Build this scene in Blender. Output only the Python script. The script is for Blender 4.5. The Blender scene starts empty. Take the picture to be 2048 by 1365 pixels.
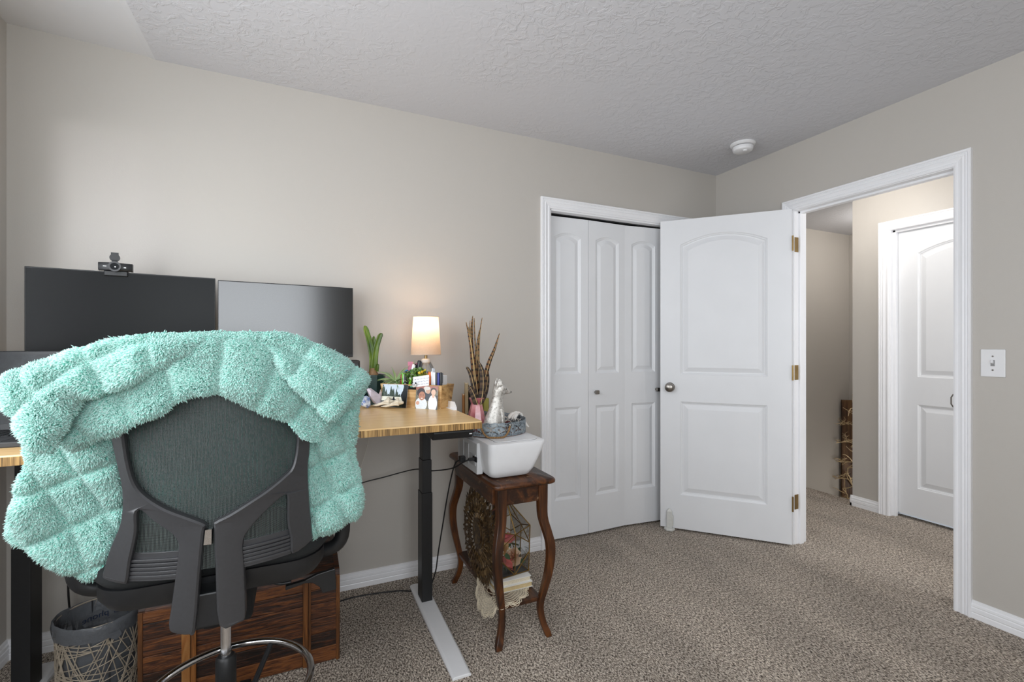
import bpy, bmesh, math, random
import numpy as np
from mathutils import Vector, Matrix, geometry
sc = bpy.context.scene
col = sc.collection
PI = math.pi

# ---------------------------------------------------------------- camera
cd = bpy.data.cameras.new('camera'); cam = bpy.data.objects.new('camera', cd); col.objects.link(cam)
cam.location = (-2.739, -2.449, 1.218)
cam.rotation_euler = (PI/2, 0, -math.radians(24.53))
cd.sensor_width = 36; cd.lens = 36*931/2048; cd.shift_y = 7.5/2048; cd.clip_start = .02
sc.camera = cam
# ---------------------------------------------------------------- exposure, world, daylight
sc.view_settings.view_transform = 'Standard'
sc.view_settings.look = 'None'
sc.view_settings.gamma = 1
sc.view_settings.use_curve_mapping = False
sc.view_settings.exposure = -0.03
w = bpy.data.worlds.new('sky'); sc.world = w; w.use_nodes = True
bg = w.node_tree.nodes['Background']; bg.inputs[0].default_value = (.75, .85, 1, 1); bg.inputs[1].default_value = 1.0

def area(name, loc, rot, sx, sy, power, color=(1, 1, 1), spread=PI):
    l = bpy.data.lights.new(name, 'AREA'); l.shape = 'RECTANGLE'; l.size = sx; l.size_y = sy
    l.energy = power; l.color = color; l.spread = spread
    o = bpy.data.objects.new(name, l); col.objects.link(o); o.location = loc; o.rotation_euler = rot
    return o
# daylight entering through the two windows
area('daylight_rear_window', (-2.55, -3.67, 1.55), (PI/2, 0, 0), 1.4, 1.2, 33, (.935, .97, 1))
area('daylight_left_window', (-3.74, -1.85, 1.5), (0, -PI/2, 0), 1.2, 2.2, 42, (.935, .97, 1))

area('hall_end_fill', (.63, -2.66, 1.45), (PI/2, 0, 0), .65, 1.2, 19, (.97, .985, 1))  # fill lamp added at the unseen hall end to brighten the hall

# narrow lamp added outside, aimed through the left window to brighten the back wall
area('wall_patch_light', (-4.95, -4.2, 1.66), (PI/2, 0, -math.radians(16.8)), .95, .8, 2.1, (.95, .98, 1), math.radians(18))

# ---------------------------------------------------------------- helpers
def lin(h):
    h = h.lstrip('#'); c = [int(h[i:i+2], 16)/255 for i in (0, 2, 4)]
    return tuple(x/12.92 if x <= .04045 else ((x+.055)/1.055)**2.4 for x in c) + (1,)

class MB:
    """collects shapes and links them as one mesh object"""
    def __init__(s): s.v = []; s.f = []; s.mi = []; s.r = []; s.cm = 0; s.cr = .5
    def add(s, vs, fs):
        b = len(s.v); s.v += [tuple(map(float, p)) for p in vs]
        for f in fs:
            s.f.append([b+i for i in f]); s.mi.append(s.cm); s.r.append(s.cr)
        return s
    def box(s, x0, x1, y0, y1, z0, z1, M=None):
        vs = [(x, y, z) for z in (z0, z1) for y in (y0, y1) for x in (x0, x1)]
        if M is not None: vs = [M @ Vector(p) for p in vs]
        return s.add(vs, [(0, 2, 3, 1), (4, 5, 7, 6), (0, 1, 5, 4), (2, 6, 7, 3), (0, 4, 6, 2), (1, 3, 7, 5)])
    def loft(s, rings, c0=True, c1=True, closed=False):
        n = len(rings[0]); vs = [p for r in rings for p in r]; fs = []
        m = len(rings)
        for k in range(m if closed else m-1):
            a, b = k*n, ((k+1) % m)*n
            for i in range(n):
                j = (i+1) % n; fs.append((a+i, a+j, b+j, b+i))
        if not closed:
            if c0: fs.append(tuple(range(n-1, -1, -1)))
            if c1: fs.append(tuple(range((m-1)*n, m*n)))
        return s.add(vs, fs)
    def tube(s, pts, r, n=8, closed=False):
        pts = [Vector(p) for p in pts]; m = len(pts)
        rs = r if isinstance(r, (list, tuple)) else [r]*m
        rings = []; up = None
        for i in range(m):
            if closed: t = pts[(i+1) % m]-pts[i-1]
            else: t = pts[min(i+1, m-1)]-pts[max(i-1, 0)]
            if t.length < 1e-9: t = Vector((0, 0, 1))
            t.normalize()
            if up is None:
                up = Vector((0, 0, 1)) if abs(t.z) < .9 else Vector((1, 0, 0))
            a = up-t*up.dot(t)
            if a.length < 1e-6: a = t.orthogonal()
            a.normalize(); up = a; b = t.cross(a)
            rings.append([pts[i]+(a*math.cos(2*PI*k/n)+b*math.sin(2*PI*k/n))*max(rs[i], 1e-5) for k in range(n)])
        return s.loft(rings, closed=closed)
    def lathe(s, prof, c=(0, 0, 0), n=32, sx=1, sy=1):
        rings = [[(c[0]+r*sx*math.cos(2*PI*k/n), c[1]+r*sy*math.sin(2*PI*k/n), c[2]+z) for k in range(n)] for r, z in [(max(a, 1e-5), b) for a, b in prof]]
        return s.loft(rings)
    def ball(s, c, rx, ry, rz, n=16, m=10, M=None):
        rings = []
        for i in range(m+1):
            a = -PI/2+PI*i/m; cr = max(math.cos(a), 1e-4)
            rings.append([(rx*cr*math.cos(2*PI*k/n), ry*cr*math.sin(2*PI*k/n), rz*math.sin(a)) for k in range(n)])
        rings = [[(M @ Vector(p) if M is not None else Vector(p))+Vector(c) for p in r] for r in rings]
        return s.loft(rings)
    def prism(s, poly, f0, f1):
        """poly: 2D outline; f0/f1 map a 2D point to the two ends"""
        n = len(poly); tri = geometry.tessellate_polygon([[Vector((p[0], p[1], 0)) for p in poly]])
        vs = [f0(*p) for p in poly]+[f1(*p) for p in poly]
        fs = [tuple(t) for t in tri]+[tuple(n+i for i in reversed(t)) for t in tri]
        fs += [(i, i+n, (i+1) % n+n, (i+1) % n) for i in range(n)]
        return s.add(vs, fs)
    def grid(s, P, flip=False):
        a, b = len(P), len(P[0]); vs = [p for r in P for p in r]
        fs = [(i*b+j, i*b+j+1, (i+1)*b+j+1, (i+1)*b+j) for i in range(a-1) for j in range(b-1)]
        return s.add(vs, fs)
    def shift(s, d, M=None):
        d = Vector(d); s.v = [tuple((M @ Vector(p) if M is not None else Vector(p))+d) for p in s.v]; return s
    def build(s, name, mat, parent=None, smooth=0, bevel=0, seg=2, world=False, sub=0, solid=0):
        me = bpy.data.meshes.new(name)
        vs = s.v
        if world and parent is not None:
            mi = parent_world(parent).inverted(); vs = [tuple(mi @ Vector(p)) for p in vs]
        me.from_pydata(vs, [], s.f)
        mats = mat if isinstance(mat, (list, tuple)) else [mat]
        for m_ in mats: me.materials.append(m_)
        me.polygons.foreach_set('material_index', s.mi)
        at = me.attributes.new('rnd', 'FLOAT', 'FACE'); at.data.foreach_set('value', s.r)
        bm = bmesh.new(); bm.from_mesh(me)
        bmesh.ops.recalc_face_normals(bm, faces=bm.faces); bm.to_mesh(me); bm.free()
        if smooth:
            me.polygons.foreach_set('use_smooth', [True]*len(me.polygons)); me.set_sharp_from_angle(angle=math.radians(smooth))
        me.update()
        o = bpy.data.objects.new(name, me); col.objects.link(o)
        if parent is not None: o.parent = parent
        if solid:
            q = o.modifiers.new('solid', 'SOLIDIFY'); q.thickness = solid; q.offset = 0
        if bevel:
            q = o.modifiers.new('bevel', 'BEVEL'); q.width = bevel; q.segments = seg; q.limit_method = 'ANGLE'; q.angle_limit = math.radians(40)
        if sub:
            q = o.modifiers.new('sub', 'SUBSURF'); q.levels = sub; q.render_levels = sub
        return o

def parent_world(o):
    m = o.matrix_basis.copy()
    while o.parent is not None:
        o = o.parent; m = o.matrix_basis @ m
    return m
def thing(name, label, cat, loc=(0, 0, 0), rz=0, group=None):
    o = bpy.data.objects.new(name, None); col.objects.link(o); o.empty_display_size = .05
    o.location = loc; o.rotation_euler = (0, 0, rz); o['label'] = label; o['category'] = cat
    if group: o['group'] = group
    return o
def tag(o, label, cat, group=None):
    o['label'] = label; o['category'] = cat
    if group: o['group'] = group
    return o
def struct(o, label=None):
    o['kind'] = 'structure'
    if label: o['label'] = label
    return o
def lab(o, label): o['label'] = label; return o
def cr(pts, k=6, closed=False):
    """Catmull-Rom through points (any dimension)"""
    P = [np.array(p, float) for p in pts]; n = len(P); out = []
    for i in range(n if closed else n-1):
        p0 = P[(i-1) % n] if closed or i > 0 else P[0]; p1 = P[i]; p2 = P[(i+1) % n]
        p3 = P[(i+2) % n] if closed or i+2 < n else P[-1]
        for t in np.linspace(0, 1, k, endpoint=False):
            out.append(.5*(2*p1+(p2-p0)*t+(2*p0-5*p1+4*p2-p3)*t*t+(3*p1-p0-3*p2+p3)*t**3))
    if not closed: out.append(P[-1])
    return [tuple(p) for p in out]

# ---------------------------------------------------------------- materials
class NT:
    def __init__(s, name):
        s.m = bpy.data.materials.new(name); s.m.use_nodes = True; s.t = s.m.node_tree
        s.b = s.t.nodes['Principled BSDF']; s.out = s.t.nodes['Material Output']
    def n(s, typ, **kw):
        o = s.t.nodes.new(typ)
        for k, v in kw.items():
            if k.startswith('i_'):
                key = k[2:]; key = int(key) if key.isdigit() else key.replace('_', ' ')
                if isinstance(v, tuple) and len(v) == 2 and hasattr(v[0], 'outputs'): s.t.links.new(v[0].outputs[v[1]], o.inputs[key])
                else: o.inputs[key].default_value = v
            else: setattr(o, k, v)
        return o
    def l(s, a, ao, b, bi): s.t.links.new(a.outputs[ao], b.inputs[bi])
    def ramp(s, src, so, stops, interp='LINEAR'):
        r = s.t.nodes.new('ShaderNodeValToRGB'); e = r.color_ramp; e.interpolation = interp
        while len(e.elements) < len(stops): e.elements.new(.5)
        for q, (p, c) in zip(e.elements, stops): q.position = p; q.color = c
        s.l(src, so, r, 0); return r
    def coord(s, scale=(1, 1, 1), rot=(0, 0, 0), kind='Object'):
        tc = s.n('ShaderNodeTexCoord'); mp = s.n('ShaderNodeMapping'); mp.inputs['Scale'].default_value = scale; mp.inputs['Rotation'].default_value = rot
        s.l(tc, kind, mp, 0); return mp
    def noise(s, vec, scale, detail=3, rough=.5, dist=0):
        o = s.n('ShaderNodeTexNoise'); o.inputs['Scale'].default_value = scale; o.inputs['Detail'].default_value = detail
        o.inputs['Roughness'].default_value = rough; o.inputs['Distortion'].default_value = dist
        s.l(vec, 0, o, 'Vector'); return o
    def bump(s, src, so, strength, dist):
        b = s.n('ShaderNodeBump'); b.inputs['Strength'].default_value = strength; b.inputs['Distance'].default_value = dist
        s.l(src, so, b, 'Height'); s.l(b, 0, s.b, 'Normal'); return b
    def set(s, **kw):
        for k, v in kw.items(): s.b.inputs[k.replace('_', ' ')].default_value = v
        return s

def plain(name, h, rough=.5, metal=0, var=.06, scale=30, bump=0, spec=.5, coat=0, trans=0, alpha=1, sheen=0):
    q = NT(name); c = lin(h) if isinstance(h, str) else h
    q.set(Roughness=rough, Metallic=metal, Alpha=alpha); q.b.inputs['Specular IOR Level'].default_value = spec
    q.b.inputs['Coat Weight'].default_value = coat; q.b.inputs['Transmission Weight'].default_value = trans; q.b.inputs['Sheen Weight'].default_value = sheen
    mp = q.coord(); nz = q.noise(mp, scale, 3)
    a = tuple(x*(1-var) for x in c[:3])+(1,); b = tuple(min(1, x*(1+var)) for x in c[:3])+(1,)
    r = q.ramp(nz, 0, [(.3, a), (.7, b)]); q.l(r, 0, q.b, 'Base Color')
    if bump: q.bump(nz, 0, bump, .002)
    return q.m

def wall_paint(name, h, rough):
    q = NT(name); mp = q.coord(); nz = q.noise(mp, 160, 3, .6); n2 = q.noise(mp, .8, 2)
    c = lin(h); r = q.ramp(n2, 0, [(.3, tuple(x*.98 for x in c[:3])+(1,)), (.7, c)]); q.l(r, 0, q.b, 'Base Color')
    q.b.inputs['Specular IOR Level'].default_value = .32; q.set(Roughness=rough); q.bump(nz, 0, .12, .003); return q.m
M_wall = wall_paint('greige_wall_paint', '#c0bbb4', .42)
M_hallwall = M_wall
def ceiling_mat():
    q = NT('knockdown_ceiling'); mp = q.coord(); nz = q.noise(mp, 26, 4, .6, .8)
    big = q.noise(mp, 2.2, 2)
    r = q.ramp(nz, 0, [(.46, (0, 0, 0, 1)), (.56, (1, 1, 1, 1))])
    r2 = q.ramp(big, 0, [(.35, (.15, .15, .15, 1)), (.65, (1, 1, 1, 1))])
    mx = q.n('ShaderNodeMath', operation='MULTIPLY'); q.l(r, 0, mx, 0); q.l(r2, 0, mx, 1)
    q.set(Base_Color=lin('#d2d2d6'), Roughness=.8); q.bump(mx, 0, .45, .0035); return q.m
M_ceil = ceiling_mat()
M_ceil_smooth = plain('smooth_ceiling', '#dedee0', .8, var=.01, scale=4)
M_white = plain('white_trim_paint', '#f1f1f3', .35, var=.015, scale=6)
M_door = plain('white_door_paint', '#e5e6e8', .4, var=.015, scale=5)
def carpet():
    q = NT('heather_carpet'); mp = q.coord()
    st = q.coord(scale=(1.0, .55, 1), rot=(0, 0, .75))
    n1 = q.noise(st, 180, 3, .78, .4); big = q.noise(q.coord(scale=(1, .3, 1), rot=(0, 0, .5)), 3.2, 4); n3 = q.noise(mp, 420, 2)
    r = q.ramp(n1, 0, [(.375, lin('#2c2118')), (.45, lin('#857565')), (.525, lin('#cbbcab')), (.59, lin('#fff3e4'))])
    rb = q.ramp(big, 0, [(.36, (.78, .78, .78, 1)), (.58, (1, 1, 1, 1))])
    mx = q.n('ShaderNodeMix', data_type='RGBA', blend_type='MULTIPLY'); mx.inputs[0].default_value = 1
    q.l(r, 0, mx, 6); q.l(rb, 0, mx, 7); q.l(mx, 2, q.b, 'Base Color')
    ad = q.n('ShaderNodeMath', operation='ADD'); q.l(n1, 0, ad, 0)
    m3 = q.n('ShaderNodeMath', operation='MULTIPLY'); m3.inputs[1].default_value = .3; q.l(n3, 0, m3, 0); q.l(m3, 0, ad, 1)
    q.set(Roughness=1.0, Sheen_Weight=.15); q.b.inputs['Specular IOR Level'].default_value = .1
    q.bump(ad, 0, .9, .012); return q.m
M_carpet = carpet()
def wood(name, stops, grain=(2, 30, 30), scale=1.6, rough=.45, bump=.25, wear=None, spec=.5, rndamt=.35, dist=1.2):
    """grain: mapping scale; small number = direction along which the grain runs"""
    q = NT(name); mp = q.coord(scale=grain); at = q.n('ShaderNodeAttribute', attribute_name='rnd')
    ofs = q.n('ShaderNodeVectorMath', operation='ADD'); q.l(mp, 0, ofs, 0)
    sc_ = q.n('ShaderNodeVectorMath', operation='SCALE'); sc_.inputs[0].default_value = (31, 17, 23); q.l(at, 'Fac', sc_, 'Scale'); q.l(sc_, 0, ofs, 1)
    nz = q.noise(ofs, scale, 6, .65, dist)
    ad = q.n('ShaderNodeMath', operation='MULTIPLY_ADD'); ad.inputs[1].default_value = rndamt; q.l(at, 'Fac', ad, 0)
    sb = q.n('ShaderNodeMath', operation='SUBTRACT'); q.l(nz, 0, sb, 0); sb.inputs[1].default_value = rndamt*.5; q.l(sb, 0, ad, 2)
    r = q.ramp(ad, 0, [(p, lin(c)) for p, c in stops]); last = r
    if wear:
        mp2 = q.coord(); n2 = q.noise(mp2, 22, 5, .7); rw = q.ramp(n2, 0, [(.62, (0, 0, 0, 1)), (.7, (1, 1, 1, 1))])
        mx = q.n('ShaderNodeMix', data_type='RGBA'); q.l(rw, 0, mx, 0); q.l(r, 0, mx, 6); mx.inputs[7].default_value = lin(wear); q.l(mx, 2, q.b, 'Base Color')
    else: q.l(r, 0, q.b, 'Base Color')
    q.set(Roughness=rough); q.b.inputs['Specular IOR Level'].default_value = spec; q.bump(nz, 0, bump, .003); return q.m
M_blackmetal = plain('black_powder_coat', '#17181a', .45, var=.1, scale=90)
M_blackplastic = plain('black_plastic', '#1a1b1d', .4, var=.1, scale=60)
M_frame = plain('chair_black_plastic', '#3a3a3c', .36, var=.06, scale=120, bump=.1)
M_chrome = plain('chrome', '#d8d8da', .12, 1, .02)
M_nickel = plain('brushed_nickel', '#8f8a84', .28, 1, .05)
M_brass = plain('antique_brass', '#a58b5e', .35, 1, .1)
M_gold = plain('aged_gold_wire', '#8a6d3b', .4, .8, .15)
M_whiteplastic = plain('white_plastic', '#e8e8e9', .35, var=.01)
M_paper = plain('white_paper', '#efeff0', .7, var=.02)
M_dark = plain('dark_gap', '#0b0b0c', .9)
# ================================================================ the setting
H = 2.44; LX = -3.77; RY = -3.7; TH = .115
b = MB(); b.box(LX-.1, 1.20, RY-.1, .82, -.12, 0)
fl = struct(b.build('floor', M_carpet))
b = MB()                                     # ceiling: flat, with a slightly tilted strip along the left wall
b.add([(-3.3, RY-.1, H), (-3.3, .1, H), (3, .1, H), (3, RY-.1, H)], [(0, 1, 2, 3)])
b.cm = 1; b.add([(-3.3, RY-.1, H), (-3.3, .1, H), (-3.325, .1, H+.006), (-3.325, RY-.1, H+.006), (LX-.1, RY-.1, H+.026), (LX-.1, .1, H+.026)], [(0, 1, 2, 3), (3, 2, 5, 4)]); b.cm = 0
b.add([(.02, .1, H), (.02, .9, H), (3, .9, H), (3, .1, H)], [(0, 1, 2, 3)])
b.add([(LX-.1, RY-.1, H+.12), (3, RY-.1, H+.12), (3, .9, H+.12), (LX-.1, .9, H+.12)], [(0, 1, 2, 3)])
struct(b.build('ceiling', [M_ceil, M_ceil_smooth]))
CX0, CX1, CZ = -1.37, -.165, 2.045           # closet opening in the back wall
b = MB(); b.box(LX-.1, CX0, 0, TH, 0, H+.05); b.box(CX1, 0, 0, TH, 0, H+.05); b.box(CX0, CX1, 0, TH, CZ, H+.05)
struct(b.build('wall_back', M_wall))
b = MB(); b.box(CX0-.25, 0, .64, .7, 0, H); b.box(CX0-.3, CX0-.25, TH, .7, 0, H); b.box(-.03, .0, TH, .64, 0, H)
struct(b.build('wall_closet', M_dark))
DY0, DY1, DZ = -1.347, -.582, 2.04           # bedroom doorway in the right wall
b = MB(); b.box(0, .11, DY1, TH, 0, H+.05); b.box(0, .11, RY-.1, DY0, 0, H+.05); b.box(0, .11, DY0, DY1, DZ, H+.05)
struct(b.build('wall_right', M_wall))
b = MB(); b.box(LX-.12, LX, -.40, .1, 0, H+.05); b.box(LX-.12, LX, RY-.1, -2.98, 0, H+.05); b.box(LX-.12, LX, -2.98, -.40, 0, .9); b.box(LX-.12, LX, -2.98, -.40, 2.12, H+.05)
struct(b.build('wall_left', M_wall))
b = MB(); b.box(LX, -3.27, RY-.12, RY, 0, H); b.box(-1.83, 0, RY-.12, RY, 0, H); b.box(-3.27, -1.83, RY-.12, RY, 0, .93); b.box(-3.27, -1.83, RY-.12, RY, 2.17, H)
struct(b.build('wall_rear', M_wall))
HX = 1.075                                   # hall wall and the stairwell beyond it
HY0, HY1 = -1.32, -.556
b = MB(); b.box(HX, HX+.115, HY1, -.31, 0, H); b.box(HX, HX+.115, -2.7, HY0, 0, H); b.box(HX, HX+.115, HY0, HY1, 2.04, H); b.box(HX+.115, 2.9, -.425, -.31, -1.6, H)
b.box(HX+.2, HX+.26, HY0-.1, HY1+.1, 0, H)
struct(b.build('wall_hall', M_wall))
b = MB(); b.box(.1, 2.95, .712, .8, -1.6, H); struct(b.build('wall_stairwell', M_wall))
b = MB(); b.box(2.83, 2.95, -.42, .8, -1.6, H); struct(b.build('wall_stair_end', M_wall))
b = MB(); b.box(.11, .28, -2.8, -2.7, 0, H); b.box(.98, HX+.2, -2.8, -2.7, 0, H); b.box(.28, .98, -2.8, -2.7, 0, .8); b.box(.28, .98, -2.8, -2.7, 2.1, H); struct(b.build('wall_hall_rear', M_wall))  # opening made for the added hall window
b = MB()
for k in range(7): b.box(1.20+.25*k, 1.50+.25*k, -.31, .712, -1.6, -.19*(k+1))
struct(b.build('stairs', M_carpet))

CASPROF = [(-.004, 0), (-.004, .008), (.003, .011), (.009, .011), (.012, .008), (.02, .010), (.030, .014), (.034, .011), (.042, .015), (.046, .012), (.05, .018), (.057, .019), (.060, .016), (.060, 0)]
def casing(name, f, x0, x1, z1):
    """f(a, out, z): a along the wall, out = away from it"""
    m = MB(); rings = []
    for d, p in CASPROF: rings.append([f(x0-d, p, 0), f(x0-d, p, z1+d), f(x1+d, p, z1+d), f(x1+d, p, 0)])
    vs = [q for r in rings for q in r]; n = len(rings); fs = []
    for i in range(n):
        for j in range(3): fs.append((i*4+j, i*4+j+1, ((i+1) % n)*4+j+1, ((i+1) % n)*4+j))
    m.add(vs, fs); return struct(m.build(name, M_white))
casing('trim_1', lambda a, o, z: (a, -o, z), CX0-.006, CX1+.006, CZ-.005)
casing('trim_2', lambda a, o, z: (-o, a, z), DY0-.003, DY1+.006, DZ)
casing('trim_3', lambda a, o, z: (HX-o, a, z), HY0-.006, HY1+.006, 2.035)
casing('trim_4', lambda a, o, z: (.11+o, a, z), DY0-.003, DY1+.006, DZ)
def jamb(name, boxes): 
    m = MB()
    for q in boxes: m.box(*q)
    return struct(m.build(name, M_white, bevel=.002))
jamb('trim_5', [(CX0-.012, CX0+.008, 0, TH, 0, CZ), (CX1-.008, CX1+.012, 0, TH, 0, CZ), (CX0, CX1, 0, TH, CZ-.018, CZ+.01)])
jamb('trim_6', [(-.001, .112, DY1-.003, DY1+.02, 0, DZ), (-.001, .112, DY0-.02, DY0+.004, 0, DZ), (0, .112, DY0, DY1, DZ-.008, DZ+.02),
                (.04, .075, DY1-.014, DY1, 0, DZ), (.04, .075, DY0, DY0+.014, 0, DZ), (.04, .075, DY0, DY1, DZ-.02, DZ)])
jamb('trim_7', [(HX-.001, HX+.116, HY1-.004, HY1+.02, 0, 2.04), (HX, HX+.116, HY0-.02, HY0+.004, 0, 2.04), (HX, HX+.116, HY0, HY1, 2.03, 2.05),
                (HX+.03, HX+.06, HY1-.02, HY1, 0, 2.04), (HX+.03, HX+.06, HY0, HY1, 2.015, 2.04)])
BPROF = [(0, 0), (.012, 0), (.012, .022), (.010, .026), (.013, .030), (.013, .046), (.010, .050), (.012, .054), (.011, .062), (.007, .066), (.006, .076), (0, .078)]
def baseboard(name, runs):
    m = MB()
    for (ax, ay, bx, by, nx, ny) in runs:
        m.loft([[(ax+nx*d, ay+ny*d, z) for d, z in BPROF], [(bx+nx*d, by+ny*d, z) for d, z in BPROF]])
    return struct(m.build(name, M_white))
baseboard('baseboard_back', [(LX, 0, CX0-.066, 0, 0, -1), (CX1+.066, 0, 0, 0, 0, -1)])
baseboard('baseboard_left', [(LX, RY, LX, 0, 1, 0)])
baseboard('baseboard_right', [(0, DY1+.066, 0, 0, -1, 0), (0, RY, 0, DY0-.063, -1, 0)])
baseboard('baseboard_hall', [(HX, HY1+.066, HX, -.298, -1, 0), (HX, -2.7, HX, HY0-.066, -1, 0), (HX-.012, -.31, HX+.11, -.31, 0, 1), (.11, DY1+.066, .11, .7, 1, 0)])
baseboard('baseboard_rear', [(LX, RY, 0, RY, 0, 1)])
def window(name, f, a0, a1, z0, z1):
    r = bpy.data.objects.new(name, None); col.objects.link(r); struct(r)
    m = MB()
    def bx(a, b_, o0, o1, c, d):
        P = [f(a, o0, c), f(b_, o1, d)]; m.box(*[v for i in range(3) for v in sorted((P[0][i], P[1][i]))])
    for (a, b_) in ((a0-.07, a0+.035), (a1-.035, a1+.07)): bx(a, b_, -.04, .018, z0-.07, z1+.07)
    bx(a0+.035, a1-.035, -.04, .018, z0-.07, z0+.035); bx(a0+.035, a1-.035, -.04, .018, z1-.035, z1+.07); bx((a0+a1)/2-.02, (a0+a1)/2+.02, -.04, -.01, z0+.035, z1-.035)
    m.build('window_frame', M_white, r)
    m = MB(); P = [f(a0, -.035, z0), f(a1, -.032, z1)]; m.box(*[v for i in range(3) for v in sorted((P[0][i], P[1][i]))])
    m.build('window_pane', M_pane, r)
    return r
def glass_mat(name, tint='#ffffff', rough=.02, fac=.12):
    q = NT(name); t = q.n('ShaderNodeBsdfTransparent'); t.inputs[0].default_value = lin(tint); g = q.n('ShaderNodeBsdfGlossy'); g.inputs['Roughness'].default_value = rough
    lw = q.n('ShaderNodeLayerWeight'); lw.inputs[0].default_value = .35; mx = q.n('ShaderNodeMixShader')
    ml = q.n('ShaderNodeMath', operation='MULTIPLY_ADD'); ml.inputs[1].default_value = .6; ml.inputs[2].default_value = fac*.5; q.l(lw, 'Fresnel', ml, 0)
    q.l(ml, 0, mx, 0); q.l(t, 0, mx, 1); q.l(g, 0, mx, 2); q.l(mx, 0, q.out, 0); return q.m
M_glass = glass_mat('clear_glass'); M_pane = glass_mat('window_glass', '#ffffff', .02, -.08)
window('window_1', lambda a, o, z: (a, RY+o, z), -3.27, -1.83, .93, 2.17)
window('added_hall_window', lambda a, o, z: (a, -2.7+o, z), .28, .98, .8, 2.1)  # unseen window, added to go with the hall fill lamp
window('window_2', lambda a, o, z: (LX+o, a, z), -2.98, -.40, .9, 2.12)

# ---------------------------------------------------------------- moulded doors
def panel_outline(x0, x1, z0, z1, arch, d=0, n=14):
    a, b_ = x0+d, x1-d; p = [(a, z0+d), (b_, z0+d)]
    if arch <= 0: return p+[(b_, z1-d), (a, z1-d)]
    for i in range(n+1):
        t = i/n; x = b_+(a-b_)*t
        p.append((x, z1-d-arch*(2*t-1)**2*(1-.10*d/.05)))
    return p
RINGS = [(0, 0), (.004, .0045), (.010, .007), (.013, .0115), (.020, .012), (.048, .002)]
def door_leaf(name, wd, ht, panels, parent, mat, t=.035, rings=RINGS, both=True):
    bm = bmesh.new()
    def face(y0, sgn):
        es = []
        def loop(pts):
            vs = [bm.verts.new((x, y0, z)) for x, z in pts]
            return vs, [bm.edges.new((vs[i], vs[(i+1) % len(vs)])) for i in range(len(vs))]
        outer, e = loop([(0, 0), (wd, 0), (wd, ht), (0, ht)]); es += e
        for p in panels:
            prev, e = loop(panel_outline(*p)); es += e
            for d, dep in rings[1:]:
                cur = [bm.verts.new((x, y0+sgn*dep, z)) for x, z in panel_outline(*p, d=d)]
                for i in range(len(cur)): bm.faces.new((prev[i], prev[(i+1) % len(cur)], cur[(i+1) % len(cur)], cur[i]))
                prev = cur
            bm.faces.new(prev)
        bmesh.ops.triangle_fill(bm, use_beauty=True, use_dissolve=False, edges=es)
        return outer
    a = face(0, 1)
    if both: c = face(t, -1)
    else:
        c = [bm.verts.new((x, t, z)) for x, z in [(0, 0), (wd, 0), (wd, ht), (0, ht)]]; bm.faces.new(c)
    for i in range(4): bm.faces.new((a[i], a[(i+1) % 4], c[(i+1) % 4], c[i]))
    bmesh.ops.recalc_face_normals(bm, faces=bm.faces)
    me = bpy.data.meshes.new(name); bm.to_mesh(me); bm.free(); me.materials.append(mat)
    o = bpy.data.objects.new(name, me); col.objects.link(o)
    if parent is not None: o.parent = parent
    return o
def root(name, loc, rz):
    o = bpy.data.objects.new(name, None); col.objects.link(o); o.location = loc; o.rotation_euler = (0, 0, rz); struct(o); return o
BR = [(0, 0), (.004, .004), (.010, .007), (.014, .0105), (.018, .011), (.042, .002)]
def knob_cube(parent, x, z):
    k = MB(); k.tube([(x, 0, z), (x, -.016, z)], .006, 10); k.build('knob_stem', M_nickel, parent)
    k = MB(); k.box(x-.013, x+.013, -.034, -.016, z-.013, z+.013); k.build('door_knob', M_nickel, parent, bevel=.004)
PW = .297
for nm, x0, flip, y1 in (('door_1', CX0+.010, 1, .052), ('door_2', CX1-.010, -1, .035)):
    r = root(nm, (x0, .062, .014), 0)
    for k in range(2):
        lf = door_leaf('door_panel', PW, 2.0, [(.055, PW-.055, .235, .812, 0), (.055, PW-.055, 1.02, 1.905, .028)], r, M_door, t=.03, rings=BR, both=False)
        fold = math.asin((.062-y1)/PW)
        if flip > 0:
            a = -fold if k == 0 else fold
            lf.location = (0 if k == 0 else PW*math.cos(fold)+.003, 0 if k == 0 else -(.062-y1), 0); lf.rotation_euler = (0, 0, a)
        else:
            a = fold if k == 0 else -fold
            lf.location = (-PW*math.cos(fold) if k == 0 else -2*PW*math.cos(fold)-.003, -(.062-y1) if k == 0 else 0, 0); lf.rotation_euler = (0, 0, a)
        if (flip > 0 and k == 1): knob_cube(lf, .05, .90)
        if (flip < 0 and k == 1): knob_cube(lf, PW-.05, .90)
    struct(r)
b = MB(); b.box(CX0+.009, CX1-.009, .048, .095, CZ-.024, CZ-.017); struct(b.build('trim_8', M_blackmetal))
# open bedroom door
r = root('door_3', (-.02, -.578, .014), math.atan2(-.031+.587, -.54+.028))
# local x runs from hinge to free edge; the visible face is local +y side -> build mirrored
lf = door_leaf('door_leaf', .757, 2.022, [(.13, .632, .222, .832, 0), (.13, .632, 1.008, 1.918, .060)], r, M_door, t=.035)
def door_knob(parent, x, z, y, s):
    k = MB(); prof = [(.031, 0), (.031, .004), (.026, .007), (.011, .010), (.010, .026), (.016, .030), (.026, .036), (.029, .044), (.027, .054), (.018, .059), (.0, .060)]
    k.lathe(prof, n=28); k.shift((x, y, z), Matrix.Rotation(-s*PI/2, 4, 'X').to_3x3())
    return k.build('door_knob', M_nickel, parent, smooth=40)
door_knob(r, .697, .925, .035, 1); door_knob(r, .697, .925, 0, -1)
for z in (.245, 1.035, 1.815):
    k = MB(); k.tube([(-.004, .037, z-.045), (-.004, .037, z+.045)], .005, 10)
    k.box(-.003, .0, .0, .034, z-.045, z+.045); lab(k.build('hinge', M_brass, r, smooth=40), 'brass hinge')
k = MB()
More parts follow.
